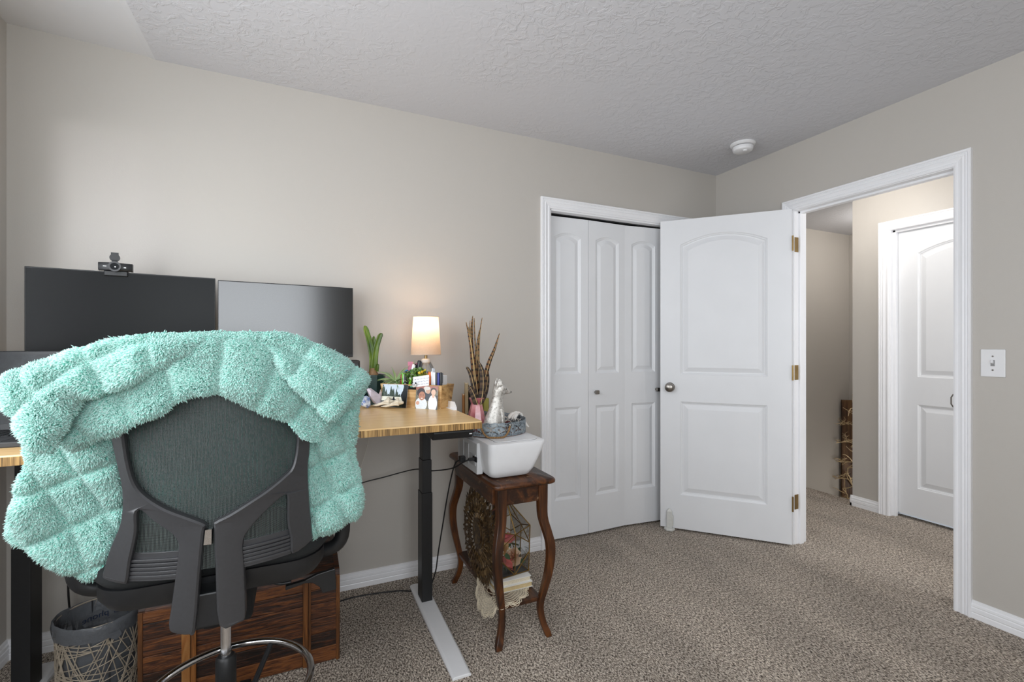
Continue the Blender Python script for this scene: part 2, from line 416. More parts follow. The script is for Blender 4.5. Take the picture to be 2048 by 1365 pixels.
for z in (.259, 1.049, 1.829): k.box(.002, .036, DY1-.0052, DY1-.003, z-.045, z+.045)
struct(k.build('trim_9', M_brass, bevel=.001))
# hall door
r = root('door_4', (HX+.062, HY1-.004, .03), -PI/2)
door_leaf('door_leaf', .756, 1.985, [(.13, .626, .195, .775, 0), (.13, .626, .965, 1.88, .06)], r, M_door)
b = MB(); b.box(HX+.05, HX+.1, HY0, HY1, 2.018, 2.03); struct(b.build('trim_10', M_dark))
b = MB(); b.box(.004, .03, DY0+.003, DY0+.006, .92, 1.0); b.tube([(.0, DY0+.004, .93), (-.006, DY0+.010, .945), (-.006, DY0+.010, .975), (.0, DY0+.004, .99)], .003, 6); struct(b.build('trim_11', M_nickel))

# ---------------------------------------------------------------- fittings
t = thing('light_switch', 'white square toggle switch plate on the wall right of the doorway', 'light switch', (0, -1.4785, 1.138))
b = MB(); b.box(-.006, 0, -.040, .040, -.060, .060); b.build('plate', M_whiteplastic, t, bevel=.004)
b = MB(); b.box(-.0075, -.005, -.0065, .0065, -.013, .013); b.build('toggle_slot', plain('slot_grey', '#8d8d8d', .5), t)
b = MB(); b.box(-.018, -.006, -.004, .004, -.006, .006, Matrix.Rotation(.45, 3, 'Y')); b.build('toggle', M_whiteplastic, t, bevel=.001)
for z in (-.030, .030):
    b = MB(); b.tube([(-.0052, 0, z), (-.0075, 0, z)], .0034, 12); b.build('screw', M_nickel, t)
t = thing('smoke_detector', 'round white smoke detector on the ceiling near the far corner', 'smoke detector', (-.285, -.455, H))
b = MB(); b.lathe([(.0, 0), (.071, 0), (.071, -.006), (.064, -.014), (.058, -.016), (0, -.016)], n=48); b.build('base', M_whiteplastic, t, smooth=35)
b = MB(); b.lathe([(0, -.016), (.052, -.016), (.052, -.020), (0, -.02)], n=40); b.build('vent_gap', M_dark, t)
b = MB(); b.lathe([(0, -.020), (.058, -.020), (.058, -.030), (.054, -.042), (.046, -.047), (0, -.048)], n=48); b.build('cover', M_whiteplastic, t, smooth=35)
b = MB(); b.lathe([(0, -.047), (.013, -.047), (.013, -.053), (.010, -.055), (0, -.055)], (-.012, -.026, 0), n=24); b.build('test_button', M_whiteplastic, t, smooth=35)
t = thing('ceiling_light', 'round flush ceiling light with frosted dome in the hall', 'ceiling light', (.52, -.55, H))
b = MB(); b.lathe([(0, 0), (.15, 0), (.15, -.02), (.14, -.025), (0, -.025)], n=40); b.build('base', M_nickel, t, smooth=35)
q = NT('lit_frosted_glass'); q.set(Base_Color=lin('#fff6e6'), Roughness=.5, Emission_Color=lin('#fff1dc'), Emission_Strength=2.0)
b = MB(); b.lathe([(.138, -.025), (.13, -.05), (.10, -.075), (.05, -.09), (0, -.093)], n=40); b.build('dome', q.m, t, smooth=60)
l = bpy.data.lights.new('hall_bulb', 'POINT'); l.energy = 11; l.color = (1, .97, .93); l.shadow_soft_size = .1
o = bpy.data.objects.new('hall_bulb', l); col.objects.link(o); o.location = (.52, -.55, H-.25)
l = bpy.data.lights.new('stair_fill', 'POINT'); l.energy = 11; l.color = (1, .97, .93); l.shadow_soft_size = .1  # unseen fill lamp without fixture, added to brighten the stairwell
l2 = bpy.data.lights.new('stair_low_fill', 'POINT'); l2.energy = 4; l2.color = (1, .97, .93); l2.shadow_soft_size = .15  # second unseen fill lamp, added low down for the dark lower stairwell wall
o = bpy.data.objects.new('stair_low_fill', l2); col.objects.link(o); o.location = (2.5, 0, -.35)
o = bpy.data.objects.new('stair_fill', l); col.objects.link(o); o.location = (2.2, -.12, H-.2)
# door stop: pale crystal wedge clipped to the door's foot
M_selenite = plain('frosted_clear_plastic', '#e4e4df', .3, var=.05, trans=.2, scale=60)
t = thing('door_stop', 'small frosted white door stop at the foot of the open door', 'door stop', (-.530, -.098, 0), math.radians(-42))
b = MB(); b.lathe([(0, .0), (.033, 0), (.036, .006), (.036, .014), (.03, .018), (0, .018)], n=6, sy=.8); b.build('base', M_selenite, t, bevel=.003)
b = MB(); b.loft([[(x, y, z) for x, y in ((-w_, -d), (w_, -d), (w_, d), (-w_, d))] for z, w_, d in ((.016, .017, .012), (.08, .019, .012), (.125, .016, .010), (.142, .006, .005))]); b.build('upright', M_selenite, t, bevel=.003)
b = MB(); b.box(.017, .024, -.006, .006, .03, .10); b.build('tab', M_selenite, t, bevel=.002)
# plank with gilded branches across the stairwell corner
M_plank = wood('stained_plank', [(.3, '#2e1d12'), (.5, '#5b3f27'), (.7, '#86633f')], grain=(14, 14, 1.2), rough=.5)
t = thing('branch_wall_art', 'brown plank with pale twisting branches in the stairwell corner', 'wall art', (2.72, .625, -.55), math.radians(-45))
b = MB(); b.box(-.09, .11, -.02, .02, -.2, 1.165); b.build('plank', M_plank, t, bevel=.003)
M_branch = plain('gilded_branch', '#c7b08a', .35, .35, .25, 40)
rnd = random.Random(4)
def branch(m, p, d, L, r, depth):
    pts = [Vector(p)]; d = Vector(d)
    for i in range(5):
        d = (d+Vector((rnd.uniform(-.5, .5), rnd.uniform(-.3, .2), rnd.uniform(-.4, .4)))).normalized()
        q = pts[-1]+d*L/5
        q.y = min(q.y, -.03); pts.append(q)
    m.tube(pts, [r*(1-.6*i/5) for i in range(6)], 5)
    if depth > 0:
        for i in (1, 2, 3, 4, 5):
            sd = rnd.choice((-1, 1)); branch(m, pts[i], (sd*rnd.uniform(.5, 1.), rnd.uniform(-.5, .05), rnd.uniform(.1, .7)), L*.5, r*.6, depth-1)
b = MB()
for k in range(5):
    branch(b, (rnd.uniform(-.02, .05), -.03, .0+.22*k), (rnd.uniform(-.3, .3), -.2, 1), .32, .010, 1)
    branch(b, (0, -.03, .10+.2*k), (-1, -.35, .3), .17, .006, 2)
b.build('branches', M_branch, t, smooth=50)
# ================================================================ desk
def bamboo():
    q = NT('bamboo_top'); mp = q.coord(scale=(1.2, 60, 60)); n = q.noise(mp, 2.2, 4, .6); r = q.ramp(n, 0, [(.3, lin('#cda064')), (.5, lin('#e2bc83')), (.72, lin('#eed09f'))])
    q.l(r, 0, q.b, 'Base Color'); q.set(Roughness=.3); q.bump(n, 0, .05, .001); return q.m
def bamboo_edge():
    q = NT('bamboo_edge'); mp = q.coord(scale=(150, 150, 4)); n = q.noise(mp, 1.2, 3, .7); r = q.ramp(n, 0, [(.32, lin('#57401f')), (.45, lin('#8e6c3c')), (.58, lin('#bf965a')), (.7, lin('#d9b67a'))])
    q.l(r, 0, q.b, 'Base Color'); q.set(Roughness=.45); return q.m
M_bam, M_bame = bamboo(), bamboo_edge()
desk = thing('standing_desk', 'bamboo topped standing desk with black telescoping legs along the back wall', 'desk', (-2.9, -.45, 0))
b = MB()
x0, x1, y0, y1, z0, z1 = -3.70, -2.118, -.83, -.07, .907, .934
cor = [(x1-.012*(1-math.cos(a)), y0+.012*(1-math.sin(a))) for a in np.linspace(0, PI/2, 5)]
pl = [(x0, y1), (x0, y0)]+cor[::-1]+[(x1, y1)]
pl2 = [(x0+.003, y1-.003), (x0+.003, y0+.003)]+[(x-.003, y+.003) for x, y in cor[::-1]]+[(x1-.003, y1-.003)]
n = len(pl); vs = [(x, y, z0) for x, y in pl]+[(x, y, z1-.004) for x, y in pl]+[(x, y, z1) for x, y in pl2]
b.cm = 1; b.add(vs, [tuple(range(n))]+[(i, (i+1) % n, n+(i+1) % n, n+i) for i in range(n)])
b.cm = 0; k = len(b.v)-3*n
b.f += [[n+i, n+(i+1) % n, 2*n+(i+1) % n, 2*n+i] for i in range(n)]+[[2*n+i for i in range(n)]]; b.mi += [0]*(n+1); b.r += [.5]*(n+1)
b.build('desktop', [M_bam, M_bame], desk, world=True)
for xc in (-2.2, -3.60):
    b = MB(); 
    b.box(xc-.025, xc+.025, -.32, -.24, .022, .528)
    b.box(xc-.022, xc+.022, -.317, -.243, .528, .681); b.box(xc-.019, xc+.019, -.313, -.247, .681, .90)
    b.build('leg', M_blackmetal, desk, world=True, bevel=.002)
    b = MB(); ring = lambda y, hw, h: [(xc-hw, y, 0), (xc-hw, y, h*.55), (xc-hw+.008, y, h), (xc+hw-.008, y, h), (xc+hw, y, h*.55), (xc+hw, y, 0)]
    b.loft([ring(-.83, .036, .012), ring(-.7, .038, .018), ring(-.32, .040, .026), ring(-.24, .040, .026), ring(-.14, .038, .018), ring(-.11, .036, .012)])
    lab(b.build('foot', M_whiteplastic, desk, world=True, bevel=.002), 'white flat metal foot')
    b = MB(); b.box(xc-.03, xc+.03, -.72, -.14, .882, .907); b.build('bracket', M_blackmetal, desk, world=True)
b = MB(); b.box(-3.6, -2.2, -.30, -.26, .872, .906); b.build('crossbar', M_blackmetal, desk, world=True)
b = MB(); b.loft([[(x, y, z) for y, z in ((-.80, .906), (-.805, .895), (-.79, .869), (-.66, .875), (-.66, .906))] for x in (-2.30, -2.146)])
ctl = lab(b.build('control_box', M_blackplastic, desk, world=True, bevel=.004), 'glossy black control handset')
b = MB(); b.box(-2.162, -2.152, -.8025, -.80, .884, .888); b.build('display_mark', M_whiteplastic, ctl, world=True)

# ---------------------------------------------------------------- monitors, webcam, laptop, speaker
def screen_mat(name, base, rough):
    q = NT(name); q.set(Base_Color=lin(base), Roughness=rough); q.b.inputs['Specular IOR Level'].default_value = .5; return q.m
M_scrA = screen_mat('matt_dark_screen', '#151718', .3); M_scrA.node_tree.nodes['Principled BSDF'].inputs['Specular IOR Level'].default_value = .12
M_scrB = screen_mat('glossy_dark_screen', '#141617', .16); M_scrB.node_tree.nodes['Principled BSDF'].inputs['Specular IOR Level'].default_value = .85
def monitor(a, c, ztop, ht, label, mscr):
    a, c = Vector(a), Vector(c); d = c-a; wd = d.length; rz = math.atan2(d.y, d.x); mid = (a+c)/2
    t = thing('monitor', label, 'monitor', (mid.x, mid.y, .934), rz)
    zt = ztop-.934; zb = zt-ht; h = wd/2
    m = MB(); m.box(-h, h, 0, .022, zb, zt); m.box(-h*.6, h*.6, .022, .045, zb+.06, zt-.07); m.build('bezel', M_blackplastic, t, bevel=.002)
    m = MB(); m.box(-h+.003, h-.003, -.0012, .0002, zb+.014, zt-.004); m.build('screen', mscr, t)
    m = MB(); m.box(-.03, .03, .045, .062, .01, zb+.15); m.build('stand_neck', M_blackmetal, t, bevel=.004)
    m = MB(); m.box(-.11, .11, -.04, .075, 0, .012); m.build('stand_base', M_blackmetal, t, bevel=.005)
    return t
monitor((-3.619, -.25), (-3.058, -.172), 1.495, .33, 'dark monitor with the webcam clipped on its top edge', M_scrA)
monitor((-3.05, -.168), (-2.507, -.113), 1.489, .33, 'glossy monitor on the right reflecting pale light', M_scrB)
t = thing('webcam', 'black webcam with raised lens shutter on top of the dark monitor', 'webcam', (-3.374, -.212, 1.496), math.atan2(.078, .561))
b = MB(); b.loft([[(x, -.022+.5*abs(x)**2*8, z) if False else (x, y+4*x*x, z) for y, z in ((-.022, .002), (-.025, .007), (-.025, .027), (-.022, .031), (0, .031), (0, .002))] for x in np.linspace(-.050, .050, 13)])
body = b.build('body', M_blackplastic, t, smooth=40)
b = MB(); b.tube([(0, -.024, .016), (0, -.034, .016)], .019, 24); b.build('lens_housing', M_frame, t, smooth=40)
b = MB(); b.tube([(0, -.0335, .016), (0, -.0352, .016)], .013, 24); lens = b.build('lens', plain('lens_glass', '#11151a', .08), t, smooth=40)
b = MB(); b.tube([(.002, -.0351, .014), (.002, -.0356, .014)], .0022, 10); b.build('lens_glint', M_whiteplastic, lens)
b = MB(); b.tube([(0, -.030, .049), (0, -.026, .049)], .0155, 20); b.box(-.011, .011, -.031, -.025, .060, .068); b.box(-.008, .008, -.03, -.026, .028, .04); b.build('shutter', M_blackplastic, t, smooth=40)
b = MB(); b.box(-.034, .036, -.012, .05, -.004, .004); b.box(-.034, .036, -.014, -.004, -.018, .002); b.box(-.02, .02, .03, .055, -.06, .0); b.build('clip', M_blackplastic, t, bevel=.003)
b = MB(); b.box(-.035, -.024, -.0225, -.0200, .015, .0175); b.build('printed_mark', M_whiteplastic, body)
b = MB(); b.box(.025, .032, -.0225, -.0200, .0125, .0165); b.build('printed_mark', M_whiteplastic, body)
t = thing('laptop', 'open black laptop on the left end of the desk', 'laptop', (-3.53, -.50, .934), math.radians(-3))
b = MB(); b.box(-.165, .145, -.205, .03, 0, .016); base = b.build('base', plain('laptop_shell', '#2a2b2d', .5), t, bevel=.003)
b = MB()
for i in range(5):
    for j in range(13): b.box(-.148+j*.0215, -.131+j*.0215, -.095+i*.02, -.079+i*.02, .016, .0175)
b.build('keyboard', M_blackplastic, base)
b = MB(); b.box(-.05, .05, -.19, -.115, .016, .0165); b.build('touchpad', M_frame, base)
Mr = Matrix.Rotation(math.radians(-12), 3, 'X')
b = MB(); b.box(-.165, .145, -.004, .006, 0, .255, Mr); b.shift((0, .035, .014)); lid = b.build('lid', M_blackplastic, t, bevel=.003)
q = NT('laptop_screen'); mp = q.coord(); nz = q.noise(mp, 45, 4, .7); r_ = q.ramp(nz, 0, [(.4, lin('#17191b')), (.7, lin('#2b2e31'))]); q.l(r_, 0, q.b, 'Base Color'); q.set(Roughness=.5)
b = MB(); b.box(-.155, .135, -.0055, -.003, .02, .243, Mr); b.shift((0, .035, .014)); b.build('screen', q.m, lid)
t = thing('desk_speaker', 'small upright black box beside the glossy monitor edge, half behind the blanket', 'speaker', (-2.525, -.155, .934))
b = MB(); b.box(-.04, .04, -.05, .05, 0, .212); b.build('cabinet', plain('speaker_brown_black', '#2c2625', .6), t, bevel=.006)
b = MB(); b.box(-.034, .034, -.054, -.049, .01, .2); b.build('grille', M_blackplastic, t, bevel=.002)

# ================================================================ table lamp
def shade_mat():
    q = NT('linen_shade'); mp = q.coord(scale=(1, 1, 1)); w1 = q.noise(q.coord(scale=(600, 600, 900)), 1, 2); r_ = q.ramp(w1, 0, [(.3, lin('#d4bfaa')), (.7, lin('#ecdccb'))])
    d = q.n('ShaderNodeBsdfDiffuse'); t_ = q.n('ShaderNodeBsdfTranslucent'); mx = q.n('ShaderNodeMixShader'); mx.inputs[0].default_value = .5
    q.l(r_, 0, d, 0); q.l(r_, 0, t_, 0); q.l(d, 0, mx, 1); q.l(t_, 0, mx, 2); q.l(mx, 0, q.out, 0); return q.m
lx, ly = -2.176, -.20
t = thing('table_lamp', 'lit table lamp with tapered linen shade and clear glass base', 'lamp', (lx, ly, .934))
b = MB(); b.lathe([(0.0, 0), (.050, 0), (.054, .004), (.056, .02), (.057, .06), (.054, .10), (.047, .14), (.037, .175), (.025, .198), (.018, .205), (.016, .205), (.022, .196), (.034, .172), (.044, .14), (.051, .10), (.054, .06), (.053, .015), (.048, .008), (0, .008)], n=40)
b.build('glass_base', M_glass, t, smooth=60)
b = MB(); b.lathe([(0, .196), (.021, .196), (.022, .212), (.016, .216), (0, .216)], n=28); b.build('collar', plain('lamp_collar_white', '#e9e2d8', .35), t, smooth=35)
b = MB(); b.lathe([(0, .216), (.007, .216), (.007, .28), (.014, .282), (.014, .315), (0, .315)], n=20); b.build('socket', M_brass, t, smooth=35)
b = MB(); b.tube([(0, 0, .20), (.002, 0, .1), (.0, .0, .012)], .0025, 6); b.build('cord_in_base', plain('clear_cord', '#b9a88f', .4), t)
q = NT('lit_bulb'); q.set(Base_Color=(1, 1, 1, 1), Emission_Color=lin('#ffdca8'), Emission_Strength=5.0)
b = MB(); b.ball((0, 0, .345), .024, .024, .032); b.build('bulb', q.m, t, smooth=60)
M_shade = shade_mat()
b = MB(); n = 56
for (ra, za, rb, zb) in ((.073, .236, .0605, .420),):
    P = [[((ra+(rb-ra)*k/6)*math.cos(2*PI*j/n), (ra+(rb-ra)*k/6)*math.sin(2*PI*j/n), za+(zb-za)*k/6) for j in range(n+1)] for k in range(7)]
    b.grid(P)
shade = b.build('lamp_shade', M_shade, t, smooth=60)
for r_, z_ in ((.0732, .236), (.0607, .420)):
    b = MB(); b.tube([(r_*math.cos(2*PI*j/n), r_*math.sin(2*PI*j/n), z_) for j in range(n)], .0014, 6, closed=True)
    b.build('shade_rim', plain('shade_trim', '#cfc0b0', .6), shade, smooth=60)
b = MB()
for k in range(3): a = k*2*PI/3; b.tube([(0, 0, .412), (.06*math.cos(a), .06*math.sin(a), .416)], .0012, 5)
b.tube([(0, 0, .315), (.027, 0, .35), (.0, 0, .412)], .001, 5); b.build('harp', M_brass, t)
l = bpy.data.lights.new('lamp_bulb', 'POINT'); l.energy = 1.75; l.color = (1, .70, .45); l.shadow_soft_size = .026
o = bpy.data.objects.new('lamp_bulb', l); col.objects.link(o); o.location = (lx, ly, .934+.345+.035)

# ================================================================ wooden planter box and what it holds
M_pine = wood('pale_pine', [(.3, '#b98f5b'), (.5, '#d9b784'), (.7, '#e8cfa2')], grain=(3, 30, 30), scale=1.4, rough=.6, bump=.12)
M_pine2 = wood('knotty_pine_end', [(.34, '#8a6437'), (.48, '#c39a60'), (.7, '#d8b57f')], grain=(12, 4, 12), scale=1.2, rough=.6, bump=.2, dist=3)
BX = (-2.245, -.312, .934); BA = math.atan2(-.718, .695)
t = thing('wooden_box', 'pale pine planter box holding pens and greenery on the desk corner', 'box', BX, BA)
def flare(z): return .012*z/.105
b = MB()
L, D, Hb, tk = .150, .045, .105, .009
for (sy) in (-1, 1):
    y_ = sy*D
    b.cm = 0; b.cr = .3+.2*sy
    b.loft([[(-L-flare(z), sy*(D+flare(z)), z), (L+flare(z), sy*(D+flare(z)), z), (L+flare(z), sy*(D+flare(z)-tk), z), (-L-flare(z), sy*(D+flare(z)-tk), z)] for z in (0, Hb)])
b.cm = 0; b.box(-L+.002, L-.002, -D+.004, D-.004, .004, .012)
b.cm = 1
for sx in (-1, 1):
    b.loft([[(sx*(L+flare(z)+.001), -D-flare(z)+.003, z), (sx*(L+flare(z)+.001), D+flare(z)-.003, z), (sx*(L+flare(z)-tk), D+flare(z)-.003, z), (sx*(L+flare(z)-tk), -D-flare(z)+.003, z)] for z in (0, Hb)])
b.build('body', [M_pine, M_pine2], t)
b = MB(); b.box(-.022, .03, -D-.0135, -D-.0115, .083, .098); lab(b.build('name_plate', M_dark, t), 'black label strip')
def at_box(x, y, z=0):
    return Vector(BX)+Matrix.Rotation(BA, 3, 'Z') @ Vector((x, y, z))
# printed photographs
def print_mat():
    q = NT('photo_print'); a = q.n('ShaderNodeAttribute', attribute_name='ink'); q.l(a, 'Color', q.b, 'Base Color'); q.set(Roughness=.22); return q.m
M_print = print_mat()
def photo(name, label, loc, rz, tilt, wd, ht, fn, nx=100, ny=84, bend=0):
    t = thing(name, label, 'photograph', loc, rz)
    M = Matrix.Rotation(tilt, 3, 'X')
    P = []
    for s in (0, 1):
        P.append([[M @ Vector(((i/nx-.5)*wd, s*.0012-bend*(2*i/nx-1)**2*(1-j/ny), j/ny*ht)) for i in range(nx+1)] for j in range(ny+1)])
    me = bpy.data.meshes.new('print'); vs = [tuple(p) for r_ in P[0] for p in r_]
    fs = [(j*(nx+1)+i, j*(nx+1)+i+1, (j+1)*(nx+1)+i+1, (j+1)*(nx+1)+i) for j in range(ny) for i in range(nx)]
    me.from_pydata(vs, [], fs); me.materials.append(M_print)
    ca = me.color_attributes.new('ink', 'FLOAT_COLOR', 'CORNER')
    buf = []
    for j in range(ny):
        for i in range(nx): buf += list(lin(fn((i+.5)/nx, (j+.5)/ny)))*4
    ca.data.foreach_set('color', buf)
    o = bpy.data.objects.new('print', me); col.objects.link(o); o.parent = t
    m = MB(); m.grid(P[1]); m.build('backing', M_paper, t, solid=.0004)
    return t
rp = random.Random(11)
def hexmix(a, b_, t): 
    A = [int(a[i:i+2], 16) for i in (1, 3, 5)]; B = [int(b_[i:i+2], 16) for i in (1, 3, 5)]
    return '#'+''.join('%02x' % int(x+(y-x)*t) for x, y in zip(A, B))
trees = [(rp.uniform(0, .86), rp.uniform(.55, 1.0), rp.uniform(.05, .09)) for _ in range(16)]
def photo_forest(x, y):
    n_ = rp.random()
    if x > .80+.05*math.sin(9*y): return hexmix('#0e1114', '#23272a', n_)
    c = hexmix('#b9cfe4', '#e4edf4', n_) if y > .46 else None
    if y > .46:
        for tx, th, tw in trees:
            if .44 < y < th and abs(x-tx) < tw*(th-y)/(th-.44)+.004: c = hexmix('#1c2a22', '#62735d', n_*n_)
        if y < .58 and c[1] in 'be': c = hexmix('#33443a', '#6d7d68', n_)
    elif y > .28: c = hexmix('#d8d4bd', '#f1efe2', n_)
    else: c = hexmix('#16201d', '#38443d', n_)
    if abs(y-.34) < .018 and .28 < x < .66: c = '#15171c'
    if abs(x-.47) < .042 and .14 < y < .40: c = '#1b2230'
    if (x-.47)**2+((y-.43)*.8)**2 < .0011: c = '#2a2320'
    return c
def photo_family(x, y):
    n_ = rp.random(); c = hexmix('#5b5a4c', '#8b8670', n_)
    if y > .82: c = hexmix('#8c4a40', '#b4796a', n_)
    if y < .6 and x > .9: c = '#2c3038'
    el = lambda cx, cy, rx, ry: ((x-cx)/rx)**2+((y-cy)/ry)**2 < 1
    if el(.52, .62, .2, .26): c = '#2a2c36'
    if el(.52, .83, .14, .14): c = hexmix('#c9c4bc', '#e4e1dc', n_)
    if el(.56, .78, .10, .12): c = '#c99f86'
    if el(.5, .90, .15, .08): c = '#d9d6d0'
    if el(.78, .25, .2, .36): c = hexmix('#e9edf2', '#f8f9fb', n_)
    if el(.80, .80, .14, .13): c = '#3b2a22'
    if el(.80, .73, .10, .13): c = '#e0b9a0'
    if el(.80, .57, .06, .08): c = '#dcb399'
    if el(.26, .2, .27, .3): c = hexmix('#cfdbe2', '#f3f6f7', n_)
    if el(.24, .70, .19, .2): c = '#2e1f22'
    if el(.28, .56, .15, .19): c = '#b57a5e'
    if el(.28, .46, .05, .02): c = '#f2e4dc'
    if el(.23, .60, .02, .02) or el(.34, .60, .02, .02): c = '#20140f'
    if el(.10, .25, .08, .08): c = '#d3a288'
    return c
p = at_box(-.077, -D-.027); photo('photo_print', 'photo of a person before snowy pine forest leaning on the pine box', p, BA+.02, -.12, .135, .104, photo_forest, bend=.006)
p = at_box(.090, -D-.024); photo('photo_print', 'square photo of three people leaning on the pine box', p, BA, -.10, .112, .102, photo_family)
p = at_box(.058, -D-.015, .098); t = thing('note_card', 'white card with blue handwriting propped above the family photo', 'note', p, BA)
Mt = Matrix.Rotation(math.radians(8), 3, 'Y').inverted() @ Matrix.Rotation(-.25, 3, 'X')
b = MB(); b.box(-.042, .042, -.0006, .0006, 0, .048, Mt); b.build('card', M_paper, t)
b = MB(); rw = random.Random(3)
for row in range(3):
    x = -.034
    while x < .030:
        L_ = rw.uniform(.007, .014); pts = [Mt @ Vector((x+L_*k/8, -.0009, .034-row*.012+rw.uniform(-.002, .003))) for k in range(9)]
        b.tube(pts, .00045, 4); x += L_+.004
b.build('handwriting', plain('blue_ink', '#4a5f96', .5), t)
p = at_box(.028, -D-.024, .098); t = thing('panda_magnet', 'tiny black and white panda face magnet below the handwritten card', 'magnet', p, BA)
b = MB(); b.ball((0, 0, .006), .011, .006, .0095); b.build('face', M_whiteplastic, t, smooth=60)
b = MB()
for s in (-1, 1): b.ball((s*.0085, .001, .0145), .004, .003, .004, 10, 6); b.ball((s*.004, -.0055, .0075), .0024, .0015, .003, 8, 6)
b.ball((0, -.006, .004), .0014, .001, .001, 8, 6); b.build('markings', M_dark, t, smooth=60)
b = MB(); b.ball((-.014, .001, -.001), .008, .004, .004, 10, 6); b.build('leaf', plain('jade_bit', '#4f9a86', .4), t, smooth=60)
# pens and tools
def pen(label, x, y, lean, ax, ln, body, tip, r=.0045, cap='#222326', nm='pen', z0=.014, cat='pen', grp='pens standing in the pine box'):
    p = at_box(x, y, z0); t = thing(nm, label, cat, p, BA, grp); t.rotation_euler = (lean*math.sin(ax), lean*math.cos(ax), BA)
    b = MB(); b.tube([(0, 0, 0), (0, 0, .012), (0, 0, ln*.62)], [r*.3, r, r], 10); b.build('barrel', plain('pen_barrel', body, .3), t, smooth=50)
    b = MB(); b.tube([(0, 0, ln*.62), (0, 0, ln-.004), (0, 0, ln)], [r*1.08, r*1.08, r*.8], 10); b.build('cap', plain('pen_cap', cap, .3), t, smooth=50)
    b = MB(); b.box(r*.9, r*1.6, -.0016, .0016, ln*.68, ln-.003); b.build('clip', plain('pen_clip', tip, .3), t)
    return t
pen('red pen leftmost in the pine box', -.080, -.012, .03, 0, .132, '#b02a2a', '#7a1d1d', cap='#a02020')
pen('bright green pen with white grip, standing beside the red pen', -.070, -.016, .02, 0, .140, '#58b52c', '#e8e8e8', cap='#6cc23a')
pen('clear ballpoint with black cap between green pen and blue scissors', -.060, -.012, .04, 0, .148, '#b8bdc0', '#1b1b1b', cap='#26282b')
pen('white marker with lime green barrel leaning to the right', -.047, -.018, .22, 0, .185, '#7ccb2e', '#d8d8d8', r=.0062, cap='#f0f0f0')
pen('black barrel pen upright in the box middle', -.052, .004, -.03, 0, .150, '#26292c', '#3a3f42', cap='#2d3034')
pen('tall black marker leaning right behind the greenery', -.020, .002, .16, 0, .200, '#202125', '#2f3137', r=.0085, cap='#1d1e24')
pen('second thick black marker, shorter, left of the tallest marker', -.032, -.006, .12, 0, .183, '#1f2024', '#303238', r=.009, cap='#23242a')
pen('purple handled pen peeking behind the black markers', -.040, .014, .16, 0, .186, '#8a2a5c', '#8a2a5c', r=.007, cap='#93305f')
# blue scissors
p = at_box(-.055, .02, .02); t = thing('scissors', 'scissors with bright blue handles among the pens', 'scissors', p, BA)
b = MB(); b.box(-.007, .007, -.001, .001, 0, .09); b.build('blades', M_chrome, t)
for s, zc in ((-1, .122), (1, .128)):
    b = MB(); b.tube([(s*.0145+.012*math.cos(a), 0, zc+.02*math.sin(a)) for a in np.linspace(0, 2*PI, 18, endpoint=False)], .0042, 8, closed=True); b.tube([(0, 0, .085), (s*.008, 0, .105)], .004, 6)
    b.build('handle', plain('blue_handle', '#1f8fc4', .35), t, smooth=60)
p = at_box(-.058, .034, .014); t = thing('nail_file', 'tall pink paddle standing at the back of the pine box', 'nail file', p, BA)
b = MB(); b.loft([[(x, y, z) for x, y in ((-hw, -.003), (hw, -.003), (hw, .003), (-hw, .003))] for z, hw in ((0, .010), (.16, .014), (.19, .015))]); b.build('paddle', plain('dusty_pink', '#c97d93', .6), t, bevel=.002)
b = MB(); b.box(.0145, .0165, -.003, .003, .1, .19); lab(b.build('edge', plain('cream_edge', '#e5c9a0', .6), t), 'cream edge')
# white marker caddy at the right end
p = at_box(.102, .004, .012); t = thing('marker_caddy', 'plain white rounded holder standing behind the row of markers in the pine box', 'pen holder', p, BA)
b = MB(); b.loft([[(sx*.037, sy*.026, z) for sx, sy in ((-1, -1), (1, -1), (1, 1), (-1, 1))] for z in (0, .132)], c1=False); b.build('shell', M_whiteplastic, t, bevel=.006, solid=.002)
for i, (lbl, x, c, h_) in enumerate((('grey marker at the left end of the marker row', .072, '#5a5560', .150), ('orange marker, the only orange one in the pine box', .084, '#e8701c', .148), ('white marker just right of the orange marker', .098, '#e9eaee', .150), ('slim silver pen rising highest among the markers', .090, '#bfc3c9', .164),
        ('glossy white marker at the middle of the marker row', .110, '#f2f3f5', .147), ('black marker just left of the royal blue marker', .122, '#22232a', .146), ('royal blue marker in front of the white holder', .131, '#27348f', .145), ('black marker at the right end of the marker row', .143, '#191a1f', .147))):
    pen(lbl, x, -.030 if i < 3 or i > 3 else -.01, .0, 0, h_, c, c, r=.0058, cap=c, nm='marker', cat='marker', grp='row of markers at the right end of the pine box')
